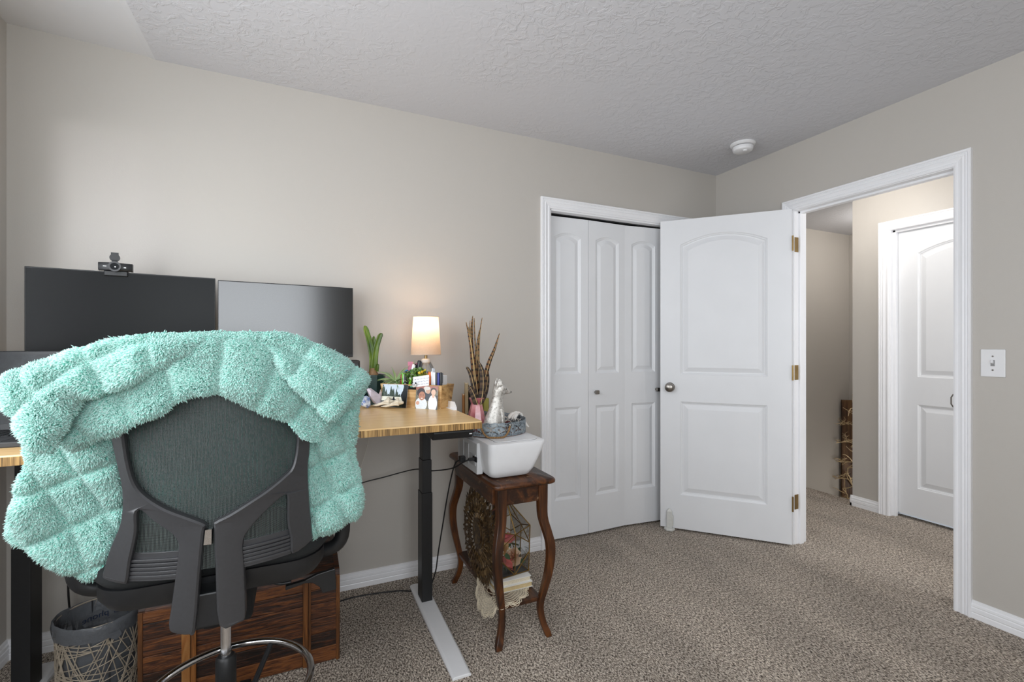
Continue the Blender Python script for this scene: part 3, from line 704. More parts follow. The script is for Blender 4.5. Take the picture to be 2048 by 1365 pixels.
# greenery
def leaf_blade(m, p, d, L, wd, curl=.3, n=5, roll=0):
    p = Vector(p); d = Vector(d).normalized(); s = d.cross(Vector((0, 0, 1)))
    if s.length < .1: s = Vector((1, 0, 0))
    s.normalize(); s = Matrix.Rotation(roll, 3, d) @ s; A = []
    for i in range(n+1):
        f = i/n; wv = wd*math.sin(PI*min(.97, f*.9+.08))**.8 if i < n else wd*.05
        A.append([p-s*wv, p+Vector((0, 0, -wv*.25)), p+s*wv]); p = p+d*L/n; d = (d+Vector((0, 0, -curl/n))).normalized()
    m.grid(A)
p = at_box(.035, -.015, .10); t = thing('boxwood_sprig', 'small artificial green sprig with yellow tips in the pine box', 'artificial plant', p, BA)
rl = random.Random(5); bg_, by_, bs_ = MB(), MB(), MB()
for k in range(40):
    x = rl.uniform(-.085, .045); top = .040+.036*(1-abs(x+.015)/.08)+rl.uniform(-.006, .010); y = rl.uniform(-.025, .02)
    bs_.tube([(x*.5, 0, -.04), (x*.9, y*.5, top*.5), (x, y, top)], .0009, 4)
    for j in range(13):
        a = rl.uniform(0, 2*PI); f = rl.uniform(.1, 1)
        tgt = by_ if (x > .0 and f > .5 and rl.random() < .8) else bg_
        tgt.cr = rl.random(); leaf_blade(tgt, (x*(.5+.5*f)+rl.uniform(-.004, .004), y*f, top*f), (math.cos(a), math.sin(a), rl.uniform(.1, .9)), rl.uniform(.010, .015), .0058, .3, 4, rl.uniform(.5, 2.4))
def leafmat(name, a, c, rough=.45):
    q = NT(name); at = q.n('ShaderNodeAttribute', attribute_name='rnd'); r_ = q.ramp(at, 'Fac', [(0, lin(a)), (1, lin(c))]); q.l(r_, 0, q.b, 'Base Color'); q.set(Roughness=rough); q.b.inputs['Subsurface Weight'].default_value = 0; return q.m
bg_.build('leaves', leafmat('box_green', '#2f5223', '#7ea650'), t, smooth=60); by_.build('yellow_leaves', leafmat('box_yellow', '#c9a51f', '#efd44a'), t, smooth=60); bs_.build('stems', plain('stem_green', '#5b6b32', .6), t)
# air plant
p = at_box(-.115, .0, .07); t = thing('air_plant', 'spiky pale green air plant with curling leaves at the left end of the pine box', 'plant', p, BA)
b = MB(); ra = random.Random(8)
for k in range(38):
    a = ra.uniform(0, 2*PI); el = ra.uniform(.25, 1.25); L_ = ra.uniform(.075, .12); d = Vector((math.cos(a)*math.cos(el), math.sin(a)*math.cos(el)*.7, math.sin(el))); p_ = Vector((0, 0, .03)); pts = []; n = 9; b.cr = ra.random()
    for i in range(n+1):
        pts.append(p_.copy()); p_ = p_+d*L_/n; d = (d+Vector((math.cos(a)*.05, math.sin(a)*.05, -.17*(1.35-el)-.04))).normalized()
    b.tube(pts, [max(.0056*(1-i/n)**.8, .0005) for i in range(n+1)], 5)
b.build('leaves', leafmat('air_plant_green', '#6f8f55', '#b3c294'), t, smooth=60)
b = MB(); b.lathe([(0, 0), (.012, 0), (.014, .03), (.010, .045), (0, .05)], n=14); b.build('rosette_base', plain('pale_base', '#b9bda0', .6), t, smooth=60)
# amaryllis in the dark green pot
t = thing('potted_bulb_plant', 'green strappy bulb plant in dark green pot beside the monitor', 'potted plant', (-2.418, -.14, .934))
b = MB(); b.lathe([(0, 0), (.044, 0), (.05, .05), (.058, .135), (.058, .141), (.053, .141), (.05, .125), (0, .125)], n=9); b.build('pot', plain('dark_green_glaze', '#1d3634', .35, var=.3, scale=18), t, bevel=.003)
b = MB(); b.lathe([(0, .120), (.051, .122), (.03, .128), (0, .13)], n=20); b.build('soil', plain('soil', '#2e221b', .95, var=.4, scale=200), t)
b = MB(); b.lathe([(0, .120), (.022, .124), (.026, .135), (.022, .148), (.017, .16), (.014, .172), (0, .172)], n=20); b.build('bulb', plain('bulb_skin', '#8a6a48', .6, var=.35, scale=60), t, smooth=60)
M_strap = leafmat('strap_green', '#3f5c17', '#7f9a2c', .35)
def strap(pts, wd, rndv):
    m = MB(); m.cr = rndv; P = cr(pts, 5); n = len(P); A = []
    for i, p in enumerate(P):
        f = i/(n-1); wv = wd*(1-.35*f) if f < .8 else wd*.72*math.sqrt(max(0, (1-f)/.2))+.0008
        A.append([(p[0]-wv, p[1]-.002, p[2]), (p[0]-wv*.5, p[1]+.001, p[2]), (p[0], p[1]+.0025, p[2]), (p[0]+wv*.5, p[1]+.001, p[2]), (p[0]+wv, p[1]-.002, p[2])])
    m.grid(A); return m.build('leaf', M_strap, t, smooth=60, solid=.002)
q = NT('green_leaf'); mp = q.coord(scale=(1, 1, .25)); nz = q.noise(mp, 40, 3); r_ = q.ramp(nz, 0, [(.35, lin('#2c4410')), (.55, lin('#536d1a')), (.75, lin('#93a23a'))]); q.l(r_, 0, q.b, 'Base Color'); q.set(Roughness=.35); M_strap = q.m
strap([(-.002, 0, .155), (-.003, .0, .22), (-.014, .0, .29), (-.030, -.004, .345), (-.038, -.006, .375)], .0165, .3)
strap([(.004, -.006, .155), (.006, -.008, .21), (.013, -.010, .27), (.028, -.012, .32), (.036, -.012, .340)], .0165, .7)
strap([(.002, .006, .155), (.002, .006, .22), (.004, .006, .29), (.004, .006, .325)], .010, .5)
strap([(.012, -.012, .155), (.016, -.016, .175), (.018, -.017, .192)], .011, .9)
# stones, wing ornament, card
def rock(name, label, loc, dims, mat, seed, rot=(0, 0, 0), cat='stone', n=14):
    bm = bmesh.new(); rr = random.Random(seed)
    for k in range(n):
        v = Vector((rr.gauss(0, 1), rr.gauss(0, 1), rr.gauss(0, 1))).normalized(); bm.verts.new((v.x*dims[0], v.y*dims[1], v.z*dims[2]))
    h = bmesh.ops.convex_hull(bm, input=bm.verts); bmesh.ops.delete(bm, geom=[g for g in h['geom_interior'] if isinstance(g, bmesh.types.BMVert)], context='VERTS')
    me = bpy.data.meshes.new(name); R_ = Matrix.Rotation(rot[1], 4, 'Y') @ Matrix.Rotation(rot[0], 4, 'X'); bm.transform(R_)
    z = min(v.co.z for v in bm.verts); bm.transform(Matrix.Translation((0, 0, -z))); bmesh.ops.recalc_face_normals(bm, faces=bm.faces); bm.to_mesh(me); bm.free(); me.materials.append(mat)
    o = bpy.data.objects.new(name, me); col.objects.link(o); o.location = loc; o.rotation_euler = (0, 0, rot[2])
    q = o.modifiers.new('bevel', 'BEVEL'); q.width = .002; q.segments = 2
    return tag(o, label, cat)
M_quartz = plain('pale_lilac_quartz', '#d5ccd8', .3, var=.12, scale=50, trans=.15)
rock('crystal', 'large pale lilac quartz crystal leaning on the desk beside the blanket', (-2.425, -.262, .934), (.024, .024, .058), M_quartz, 5, (0, -.75, .2), 'crystal', 22)
q = NT('blue_white_stone'); nz = q.noise(q.coord(), 60, 4); r_ = q.ramp(nz, 0, [(.42, lin('#e3e8ef')), (.58, lin('#6f86b8'))]); q.l(r_, 0, q.b, 'Base Color'); q.set(Roughness=.4)
rock('stone', 'blue and white stone half hidden by the blanket', (-2.468, -.285, .934), (.024, .02, .029), q.m, 9, (0, 0, 0), 'stone', 20)
rock('crystal', 'tiny pale pink crystal tip between the dark pot and the photo', (-2.395, -.205, .934), (.012, .010, .04), plain('pink_quartz', '#d9c3c0', .3, var=.1), 3, (0, .1, 0), 'crystal', 16)
M_ceramic = plain('ivory_ceramic', '#ddd2bd', .5, var=.2, scale=70)
t = thing('wing_ornament', 'pair of cream ceramic angel wings lying in front of the forest photo', 'ornament', (-2.385, -.335, .934), math.radians(-36))
for ox, oy, rot in ((-.050, .016, .30), (.008, -.012, .36)):
    b = MB()
    for row, (cnt, L0, hz) in enumerate(((7, .090, .006), (6, .060, .014), (5, .036, .020))):
        for j in range(cnt):
            f = j/(cnt-1); L_ = L0*(1-.38*f); a = rot-.12+.62*f
            x0 = ox+.052-.010*f; y0 = oy+.004+.018*f
            pts = [(x0-L_*u*math.cos(a), y0+L_*u*math.sin(a)*.35-.004*u, hz+.004+.010*math.sin(PI*min(1, u+.3))+.010*f) for u in np.linspace(0, 1, 8)]
            b.tube(pts, [.004, .0052, .0056, .0056, .0052, .0044, .0030, .0010], 8)
    b.tube([(ox+.030, oy+.004, .020), (ox+.048, oy+.014, .028), (ox+.060, oy+.030, .026)], [.006, .011, .006], 10); b.build('wing', M_ceramic, t, smooth=60)
t = thing('white_card', 'small folded white card on the desk edge behind the pine box', 'card', (-2.126, -.44, .934), math.radians(4))
b = MB(); b.prism([(-.075, 0), (.055, 0), (.055, .030), (-.050, .034), (-.075, .012)], lambda y, z: (0, y, z), lambda y, z: (.0015, y, z)); b.build('front_leaf', M_paper, t)
b = MB(); b.box(-.012, 0, -.07, .05, 0, .0012); b.build('fold', M_paper, t)
# ================================================================ side table
M_walnut = wood('worn_brown_stain', [(.28, '#1a0d07'), (.45, '#371d0d'), (.6, '#5b3418'), (.78, '#7d4e2a')], grain=(16, 2.2, 16), scale=1.3, rough=.38, bump=.2, wear='#9a7c5d', rndamt=.2)
M_leg = wood('orange_brown_stain', [(.28, '#211007'), (.45, '#47260f'), (.6, '#683b17'), (.78, '#875024')], grain=(18, 18, 2.0), scale=1.3, rough=.36, bump=.12, rndamt=.3)
tb = thing('side_table', 'dark wood side table with curved legs carrying the printer', 'side table', (-1.9, -.45, 0))
b = MB(); X0, X1, Y0, Y1 = -2.045, -1.762, -.765, -.135
cor = []
for cx_, cy_, a0 in ((X1-.025, Y1-.025, 0), (X0+.025, Y1-.025, PI/2), (X0+.025, Y0+.025, PI), (X1-.025, Y0+.025, 1.5*PI)):
    cor += [(cx_+.025*math.cos(a0+k*PI/8), cy_+.025*math.sin(a0+k*PI/8)) for k in range(5)]
cx_, cy_ = (X0+X1)/2, (Y0+Y1)/2
rg = lambda ins, z: [(x-(x-cx_)/abs(x-cx_)*ins, y-(y-cy_)/abs(y-cy_)*ins, z) for x, y in cor]
b.loft([rg(.008, .640), rg(.001, .645), rg(0, .652), rg(.002, .659), rg(.008, .664)]); b.build('table_top', M_walnut, tb, world=True, smooth=50)
b = MB()
for k, (a0, a1, c0, c1) in enumerate(((-2.0, -1.808, -.732, -.716), (-2.0, -1.808, -.186, -.170), (-2.028, -2.012, -.70, -.20), (-1.796, -1.780, -.70, -.20))):
    b.cr = .2+.15*k; b.box(a0, a1, c0, c1, .568, .641)
b.build('apron', M_walnut, tb, world=True, bevel=.002)
b = MB(); b.box(-2.005, -1.815, -.722, -.178, .143, .163); b.build('shelf', M_walnut, tb, world=True, bevel=.004)
zs = [.640, .58, .50, .44, .39, .33, .26, .19, .12, .06, .02, 0]
of = [0, 0, .002, .016, .027, .028, .020, .006, -.006, .002, .016, .022]
hw = [.0225, .022, .0205, .020, .0195, .0185, .0175, .016, .0145, .0145, .0155, .014]
for k, (sx, sy) in enumerate(((-1, -1), (1, -1), (-1, 1), (1, 1))):
    lx_, ly_ = (-1.999 if sx < 0 else -1.813), (-.722 if sy < 0 else -.18)
    P = cr([(z, o_, h_) for z, o_, h_ in zip(zs, of, hw)], 4); b = MB(); b.cr = .2+.2*k
    b.loft([[(lx_+sx*o_*.95+ax*h_*.92, ly_+sy*o_*.9+ay*h_*.75, z) for ax, ay in ((-1, -1), (1, -1), (1, 1), (-1, 1))] for z, o_, h_ in P])
    b.build('leg', M_leg, tb, world=True, bevel=.005, smooth=45)

# ================================================================ printer
M_print_w = plain('printer_white', '#e3e3e4', .38, var=.012)
pr = thing('printer', 'white inkjet printer on the dark side table', 'printer', (-1.93, -.50, .664))
def rr(x0, x1, y0, y1, z, r, k=5):
    o = []
    for cx_, cy_, a0 in ((x1-r, y1-r, 0), (x0+r, y1-r, PI/2), (x0+r, y0+r, PI), (x1-r, y0+r, 1.5*PI)):
        o += [(cx_+r*math.cos(a0+j*PI/2/(k-1)), cy_+r*math.sin(a0+j*PI/2/(k-1)), z) for j in range(k)]
    return o
b = MB()
b.loft([rr(-2.010, -1.872, -.672, -.335, .666, .02), rr(-2.026, -1.850, -.690, -.33, .674, .025), rr(-2.036, -1.832, -.704, -.33, .70, .028), rr(-2.042, -1.812, -.711, -.33, .74, .03), rr(-2.045, -1.792, -.716, -.33, .785, .03), rr(-2.046, -1.783, -.717, -.33, .808, .03), rr(-2.045, -1.784, -.716, -.33, .813, .03), rr(-2.040, -1.79, -.710, -.33, .8155, .028)])
body = b.build('body', M_print_w, pr, world=True, smooth=40)
b = MB(); b.box(-2.058, -2.03, -.60, -.34, .668, .800); b.build('side_cover', plain('printer_grey_side', '#cfd0d1', .45, var=.02), pr, world=True, bevel=.004)
b = MB()
for yy, z0_, z1_ in ((-.47, .69, .78), (-.40, .70, .785)): b.box(-2.0605, -2.055, yy-.028, yy+.028, z0_, z1_)
b.box(-2.0605, -2.055, -.585, -.51, .70, .75); b.build('side_recess', plain('printer_recess', '#b3b4b5', .5, var=.02), pr, world=True, bevel=.003)
b = MB(); b.box(-2.062, -2.056, -.60, -.555, .72, .742); b.build('socket', M_dark, pr, world=True, bevel=.002)
b = MB(); b.loft([rr(-2.005, -1.815, -.69, -.345, z, .02) for z in (.8155, .8185)]); lid = b.build('scanner_lid', M_print_w, pr, world=True, bevel=.001)
b = MB(); b.loft([rr(-2.006, -1.814, -.691, -.344, z, .02) for z in (.8152, .8162)]); b.build('lid_seam', plain('seam_grey', '#4a4a4c', .6), pr, world=True)

# ================================================================ round metal tray with rope handles
TC = (-1.925, -.455, .8185); TR = .150
tr = thing('round_tray', 'round pierced grey metal tray with rope handles on the printer', 'tray', TC)
q = NT('galvanised_patina'); nz = q.noise(q.coord(), 55, 4, .7); r_ = q.ramp(nz, 0, [(.35, lin('#5d6468')), (.5, lin('#8b979f')), (.62, lin('#a9b2b6')), (.75, lin('#7a5644'))]); q.l(r_, 0, q.b, 'Base Color'); q.set(Roughness=.5, Metallic=.5); M_galv = q.m
b = MB(); b.lathe([(0, 0), (TR, 0), (TR, .004), (0, .004)], n=64); b.build('tray_base', plain('tray_rust_base', '#6b4a3c', .7, var=.3, scale=50), tr)
b = MB(); n = 392; hz = [.062*k/26 for k in range(1, 27)]
def hole(i, j):
    z = (j+.5)/25; x = ((i+.5)/28 % 1)*2-1
    if z < .08 or z > .92: return False
    if z < .17 or z > .83: return (i//2) % 2 == 0 and (.10 < z < .16 or .84 < z < .90)
    zc = (z-.5)/.33
    if abs(x)/.13+abs(zc)/.95 < 1: return True
    for s_ in (-1, 1):
        for k_ in (-1, 1):
            dx, dz = abs(x)-.40, s_*zc-.48; u_ = dx*.75+dz*.66; v_ = -dx*.66+dz*.75
            if (u_/.34)**2+(v_/.15)**2 < 1: return True
    return (abs(x)-1)**2/.012+zc**2/.05 < 1 or (abs(x)-.78)**2/.006+(abs(zc)-.78)**2/.02 < 1
V = {}; F = []
for i in range(n):
    for j in range(len(hz)-1):
        if hole(i, j): continue
        fa = []
        for ii, jj in ((i, j), (i+1, j), (i+1, j+1), (i, j+1)):
            ii %= n
            if (ii, jj) not in V:
                a = 2*PI*ii/n; sc_ = .003*(1+math.cos(a*28))*.5 if jj == len(hz)-1 else 0
                back = .010*max(0, math.sin(a))**2*(hz[jj]/.062)
                V[(ii, jj)] = len(b.v); b.v.append((TR*math.cos(a), TR*math.sin(a), hz[jj]-sc_+back))
            fa.append(V[(ii, jj)])
        b.f.append(fa); b.mi.append(0); b.r.append(.5)
b.build('pierced_rim', M_galv, tr, solid=.0016)
M_rope = NT('jute_rope'); mp = M_rope.coord(); wv = M_rope.n('ShaderNodeTexWave'); wv.inputs['Scale'].default_value = 70; wv.inputs['Distortion'].default_value = 1.5; M_rope.l(mp, 0, wv, 0)
r_ = M_rope.ramp(wv, 0, [(.2, lin('#6d4f30')), (.8, lin('#b08a5c'))]); M_rope.l(r_, 0, M_rope.b, 'Base Color'); M_rope.set(Roughness=.9); M_rope.bump(wv, 0, .8, .002); M_rope = M_rope.m
for a0, s in ((math.radians(-108), 1), (math.radians(75), -1)):
    P = []
    for u in np.linspace(-1, 1, 15):
        a = a0+u*.42; out = TR+.006+.020*(1-u*u); dz = .050-.056*(1-u*u)**.7 if s > 0 else .055-.035*(1-u*u)
        P.append((out*math.cos(a), out*math.sin(a), max(dz, .004)))
    h = MB(); st = []
    h.tube(P, .0042, 10); hd = h.build('rope_handle', M_rope, tr, smooth=60)
    for e in (P[0], P[-1]):
        h = MB(); h.ball(e, .006, .006, .009, 10, 6); h.build('handle_tip', M_nickel, hd, smooth=60)
# ---------------------------------------------------------------- fox
def foil():
    q = NT('silver_leaf'); mp = q.coord(); n1 = q.noise(mp, 90, 5, .75); n2 = q.noise(mp, 14, 3)
    r1 = q.ramp(n1, 0, [(.33, lin('#6a655e')), (.45, lin('#c9c5be')), (.7, lin('#efece6'))]); r2 = q.ramp(n2, 0, [(.6, (0, 0, 0, 1)), (.75, (.5, .5, .5, 1))])
    mx = q.n('ShaderNodeMix', data_type='RGBA'); q.l(r2, 0, mx, 0); q.l(r1, 0, mx, 6); mx.inputs[7].default_value = lin('#b98f75'); q.l(mx, 2, q.b, 'Base Color')
    q.set(Roughness=.38, Metallic=.55); q.bump(n1, 0, .5, .004); return q.m
M_foil = foil()
fox = thing('fox_figurine', 'silver leaf sitting fox figurine in the round tray', 'figurine', (-1.932, -.505, .8225), math.radians(-8))
b = MB()   # body as one lofted surface, facing +x
sec = [(.0, -.010, .040, .036), (.015, -.012, .046, .041), (.035, -.012, .047, .042), (.060, -.009, .043, .038), (.085, -.004, .037, .033), (.110, .001, .032, .029), (.135, .005, .028, .026), (.155, .009, .026, .025), (.168, .011, .027, .027), (.182, .016, .031, .031), (.197, .019, .032, .032), (.209, .018, .026, .028), (.216, .016, .015, .018), (.220, .016, .004, .005)]
P = cr([(z, x, rx, ry) for z, x, rx, ry in sec], 3)
b.loft([[(x+rx*math.cos(2*PI*k/24), ry*math.sin(2*PI*k/24), z) for k in range(24)] for z, x, rx, ry in P])
sn = cr([(.030, .190, .024, .021), (.044, .186, .019, .016), (.056, .182, .012, .011), (.065, .180, .008, .0075), (.070, .179, .003, .003)], 3)
b.loft([[(x, r1*math.cos(2*PI*k/14), z+r2*math.sin(2*PI*k/14)) for k in range(14)] for x, z, r1, r2 in sn])
for s in (-1, 1):
    b.loft([[(.012+dx*wd, s*(.017+o_)+dy*wd*.6, z) for dx, dy in ((-1, -1), (1, -1), (1, 1), (-1, 1))] for z, wd, o_ in ((.198, .017, 0), (.216, .015, .004), (.232, .010, .006), (.244, .002, .006))])
    b.tube([(.020, s*.016, .11), (.026, s*.017, .06), (.029, s*.017, .012)], [.013, .012, .010], 12); b.ball((.036, s*.017, .007), .014, .010, .008, 12, 6)
    b.ball((-.004, s*.030, .026), .030, .014, .026, 14, 8); b.ball((.022, s*.034, .007), .018, .009, .008, 12, 6)
o = b.build('body', M_foil, fox, smooth=60)
rmd = o.modifiers.new('merge', 'REMESH'); rmd.mode = 'VOXEL'; rmd.voxel_size = .0022; rmd.use_smooth_shade = True
sm = o.modifiers.new('soft', 'SMOOTH'); sm.iterations = 4; sm.factor = .5
b = MB(); tl = cr([(-.045, .02, .012), (-.058, -.005, .014), (-.045, -.035, .013), (-.015, -.050, .010), (.012, -.050, .004)], 4)
b.tube([(x, y, max(r_, .004)+.001) for x, y, r_ in tl], [r_ for x, y, r_ in tl], 12); b.build('tail', M_foil, fox, smooth=60)
b = MB(); b.ball((.0705, 0, .1800), .004, .004, .004, 10, 6)
for s in (-1, 1): b.ball((.042, s*.021, .196), .0028, .0022, .0026, 8, 6)
b.build('nose_and_eyes', plain('dark_silver', '#4c4946', .4, .5), fox, smooth=60)
# small things in the tray
tag(rock('bead', 'small white ball in the tray behind the fox', (-1.855, -.375, .8225), (.013, .013, .013), M_whiteplastic, 2, n=60), 'small white ball in the tray behind the fox', 'bead')
t = thing('dried_flower', 'dark red dried flower in the tray behind the fox', 'dried flower', (-1.825, -.385, .8225))
b = MB(); rq = random.Random(6)
for k in range(16):
    a = 2.4*k; rr_ = .003+.001*k; b.cr = rq.random(); leaf_blade(b, (rr_*math.cos(a)*.5, rr_*math.sin(a)*.5, .012), (math.cos(a), math.sin(a), 1.1-.05*k), .020, .009, .5, 4)
b.build('petals', leafmat('dark_red_petal', '#3a0f12', '#7e2a2a', .6), t, smooth=60)
b = MB(); b.tube([(0, 0, .014), (.004, 0, .004), (.012, -.01, .002)], .002, 6); b.build('stem', plain('dry_stem', '#4a3a28', .8), t)
t = thing('white_cloth', 'crumpled white cloth hanging over the right rim of the tray', 'cloth', (-1.79, -.43, .8185))
A = []
for i in range(15):
    u = i/14; r_ = []
    for j in range(9):
        v = j/8-.5
        pth = cr([(-.030, .046), (-.012, .062), (.006, .069), (.020, .066), (.028, .048), (.042, .016), (.052, .0045)], 4); p_ = pth[min(len(pth)-1, int(u*(len(pth)-1)))]
        r_.append((p_[0]+.004*math.sin(9*v+4*u), v*.075*(1-.72*u)+.012*math.sin(4*u), p_[1]+.007*math.sin(14*v+5*u)*(1 if u < .9 else .2)))
    A.append(r_)
b = MB(); b.grid(A); b.build('cloth', plain('white_cotton', '#e6e3dd', .9, var=.04), t, smooth=60, solid=.003)
# ---------------------------------------------------------------- vase and pheasant feathers
va = thing('vase', 'faceted dusty pink vase holding feathers, in the tray', 'vase', (-1.995, -.425, .8225))
b = MB(); b.lathe([(0, 0), (.036, 0), (.044, .010), (.046, .030), (.036, .085), (.026, .122), (.026, .126), (.034, .146), (.037, .151), (.033, .152), (.024, .128), (.0, .12)], n=9)
q = NT('pink_glaze'); nz = q.noise(q.coord(), 20, 4); r_ = q.ramp(nz, 0, [(.35, lin('#a8595f')), (.55, lin('#c67a7d')), (.75, lin('#d8999a'))]); q.l(r_, 0, q.b, 'Base Color'); q.set(Roughness=.18); q.b.inputs['Coat Weight'].default_value = .5
b.build('body', q.m, va, bevel=.002)
def feather_mat(name, stripes, a, c):
    q = NT(name); at = q.n('ShaderNodeAttribute', attribute_name='rnd'); r_ = q.ramp(at, 'Fac', [(.45, lin(a)), (.55, lin(c))]); q.l(r_, 0, q.b, 'Base Color'); q.set(Roughness=.7); return q.m
M_fea = feather_mat('barred_feather', 1, '#1f130d', '#6f4b2b'); M_fea2 = feather_mat('dark_feather', 1, '#2b2320', '#5b4737'); M_quill = plain('quill', '#c8ab74', .5)
def feather(label, pts, wd, bars, mat, prof=0):
    base = Vector((-1.995, -.425, .95)); t = thing('feather', label, 'feather', base, 0, 'pheasant feathers in the pink vase')
    P = [Vector(p)-base for p in cr(pts, max(3, bars//(len(pts)-1)))]; n = len(P)
    m = MB(); A = []
    for i, p in enumerate(P):
        f = i/(n-1); d = (P[min(i+1, n-1)]-P[max(i-1, 0)]).normalized(); s = d.cross(Vector((.25, -1, .1))).normalized()
        wv = 1.35*wd*(min(1, f/.12)**.7)*(1-f)**(.75 if prof == 0 else .35)+.0009
        A.append([p-s*wv+Vector((0, .003, 0)), p-s*wv*.35, p+Vector((0, -.0015, 0)), p+s*wv*.35, p+s*wv+Vector((0, .003, 0))])
    for i in range(n-1):
        m.cr = (0 if i % 3 == 0 else 1) if mat is M_fea else (.35+.3*((i*7) % 5)/4); m.grid([A[i], A[i+1]])
    m.build('vane', mat, t, smooth=0)
    m = MB(); m.tube([p+Vector((0, -.0022, 0)) for p in P], [.0016*(1-i/n)+.0003 for i in range(n)], 5); m.build('quill', M_quill, t, smooth=50)
def VP(px, z, y=-.43):   # a point of the bunch: offset across the vase (m), height, depth
    return (-1.995+px, y, z)
feather('broad barred tail feather rising through the middle of the bunch', [VP(.010, .94), VP(-.006, 1.06), VP(-.020, 1.16), VP(-.032, 1.25), VP(-.042, 1.30)], .014, 44, M_fea)
feather('tallest barred feather, pointing straight up from the vase', [VP(.002, .94, -.425), VP(-.012, 1.10, -.42), VP(-.022, 1.22, -.42), VP(-.020, 1.30, -.42), VP(-.016, 1.352, -.42)], .012, 48, M_fea)
feather('thin barred feather curving left at the top', [VP(-.004, .94), VP(-.020, 1.14), VP(-.038, 1.26), VP(-.052, 1.322)], .008, 42, M_fea)
feather('short barred feather at the left rim of the tall group', [VP(-.008, .94), VP(-.018, 1.12), VP(-.032, 1.24), VP(-.033, 1.328)], .007, 36, M_fea)
feather('slim barred feather right of the tallest one', [VP(.006, .94, -.42), VP(.004, 1.10, -.415), VP(.0, 1.22, -.41), VP(-.006, 1.342, -.41)], .006, 44, M_fea)
feather('slim feather leaning right with its tip near the tallest', [VP(.010, .94, -.42), VP(.014, 1.12, -.415), VP(.020, 1.25, -.41), VP(.034, 1.345, -.41)], .006, 44, M_fea)
feather('short slim feather between the two tall slim ones', [VP(.008, .94, -.415), VP(.010, 1.14, -.41), VP(.010, 1.22, -.41), VP(.020, 1.285, -.41)], .006, 36, M_fea)
feather('long barred feather sweeping far to the right', [VP(.012, .94, -.44), VP(.030, 1.04, -.44), VP(.055, 1.13, -.44), VP(.085, 1.20, -.44), VP(.110, 1.272, -.44)], .013, 46, M_fea)
feather('grey downy feather at the right of the vase mouth', [VP(.018, .945, -.42), VP(.045, 1.0, -.42), VP(.055, 1.06, -.42), VP(.052, 1.11, -.42)], .014, 18, M_fea2, 1)
feather('black feather bending left low in the bunch', [VP(-.006, .945, -.44), VP(-.022, 1.03, -.445), VP(-.038, 1.09, -.445), VP(-.056, 1.118, -.445)], .010, 16, M_fea2, 1)
feather('dark brown blade shaped feather in front of the bunch', [VP(.010, .94, -.45), VP(.020, 1.02, -.455), VP(.018, 1.09, -.455), VP(.004, 1.135, -.45)], .014, 18, M_fea2, 1)
feather('short fluffy brown feather over the left vase rim', [VP(-.006, .945, -.452), VP(-.022, .985, -.458), VP(-.036, 1.015, -.458), VP(-.046, 1.03, -.455)], .016, 14, M_fea2, 1)
feather('barred feather stub behind the dark brown feather', [VP(.012, .94, -.41), VP(.022, 1.05, -.405), VP(.026, 1.11, -.405), VP(.020, 1.148, -.405)], .009, 24, M_fea)
# ---------------------------------------------------------------- tall books behind the printer
def book(label, x0, x1, y0, y1, z0, z1, cover, pages='#e3d6bd', group='tall books behind the printer', name='book', spine='y0', page_label=None):
    t = thing(name, label, 'book', ((x0+x1)/2, (y0+y1)/2, z0), 0, group); w_ = .0022
    b = MB()
    if spine == 'y0': b.box(x0, x0+w_, y0, y1, z0, z1); b.box(x1-w_, x1, y0, y1, z0, z1); b.box(x0, x1, y0, y0+w_, z0, z1); pg = (x0+w_, x1-w_, y0+w_, y1-.004, z0+.003, z1-.003)
    else:   # lying flat, spine at x0 or y1
        b.box(x0, x1, y0, y1, z0, z0+w_); b.box(x0, x1, y0, y1, z1-w_, z1)
        if spine == 'x0': b.box(x0, x0+w_, y0, y1, z0, z1); pg = (x0+w_, x1-.004, y0+.004, y1-.004, z0+w_, z1-w_)
        else: b.box(x0, x1, y1-w_, y1, z0, z1); pg = (x0+.004, x1-.004, y0+.004, y1-w_, z0+w_, z1-w_)
    b.build('cover', plain('book_cover', cover, .5), t, world=True, bevel=.0006)
    b = MB(); b.box(*pg); b.build('pages', plain('book_pages', pages, .8, var=.1, scale=200), t, world=True)
    return t
for bk_ in (
book('tall thin orange and brown book at the left of the books behind the printer', -1.983, -1.971, -.225, -.135, .664, .965, '#b5793a'),
book('tall cream book with worn pale top behind the printer', -1.968, -1.950, -.225, -.125, .664, 1.022, '#c9b48d'),
book('tall black book directly behind the pink vase', -1.947, -1.927, -.225, -.13, .664, 1.008, '#1d1a1a')): bk_.rotation_euler.z = -.30
book('low yellow green book between vase and fox', -1.900, -1.872, -.27, -.17, .664, .948, '#b3ab55')

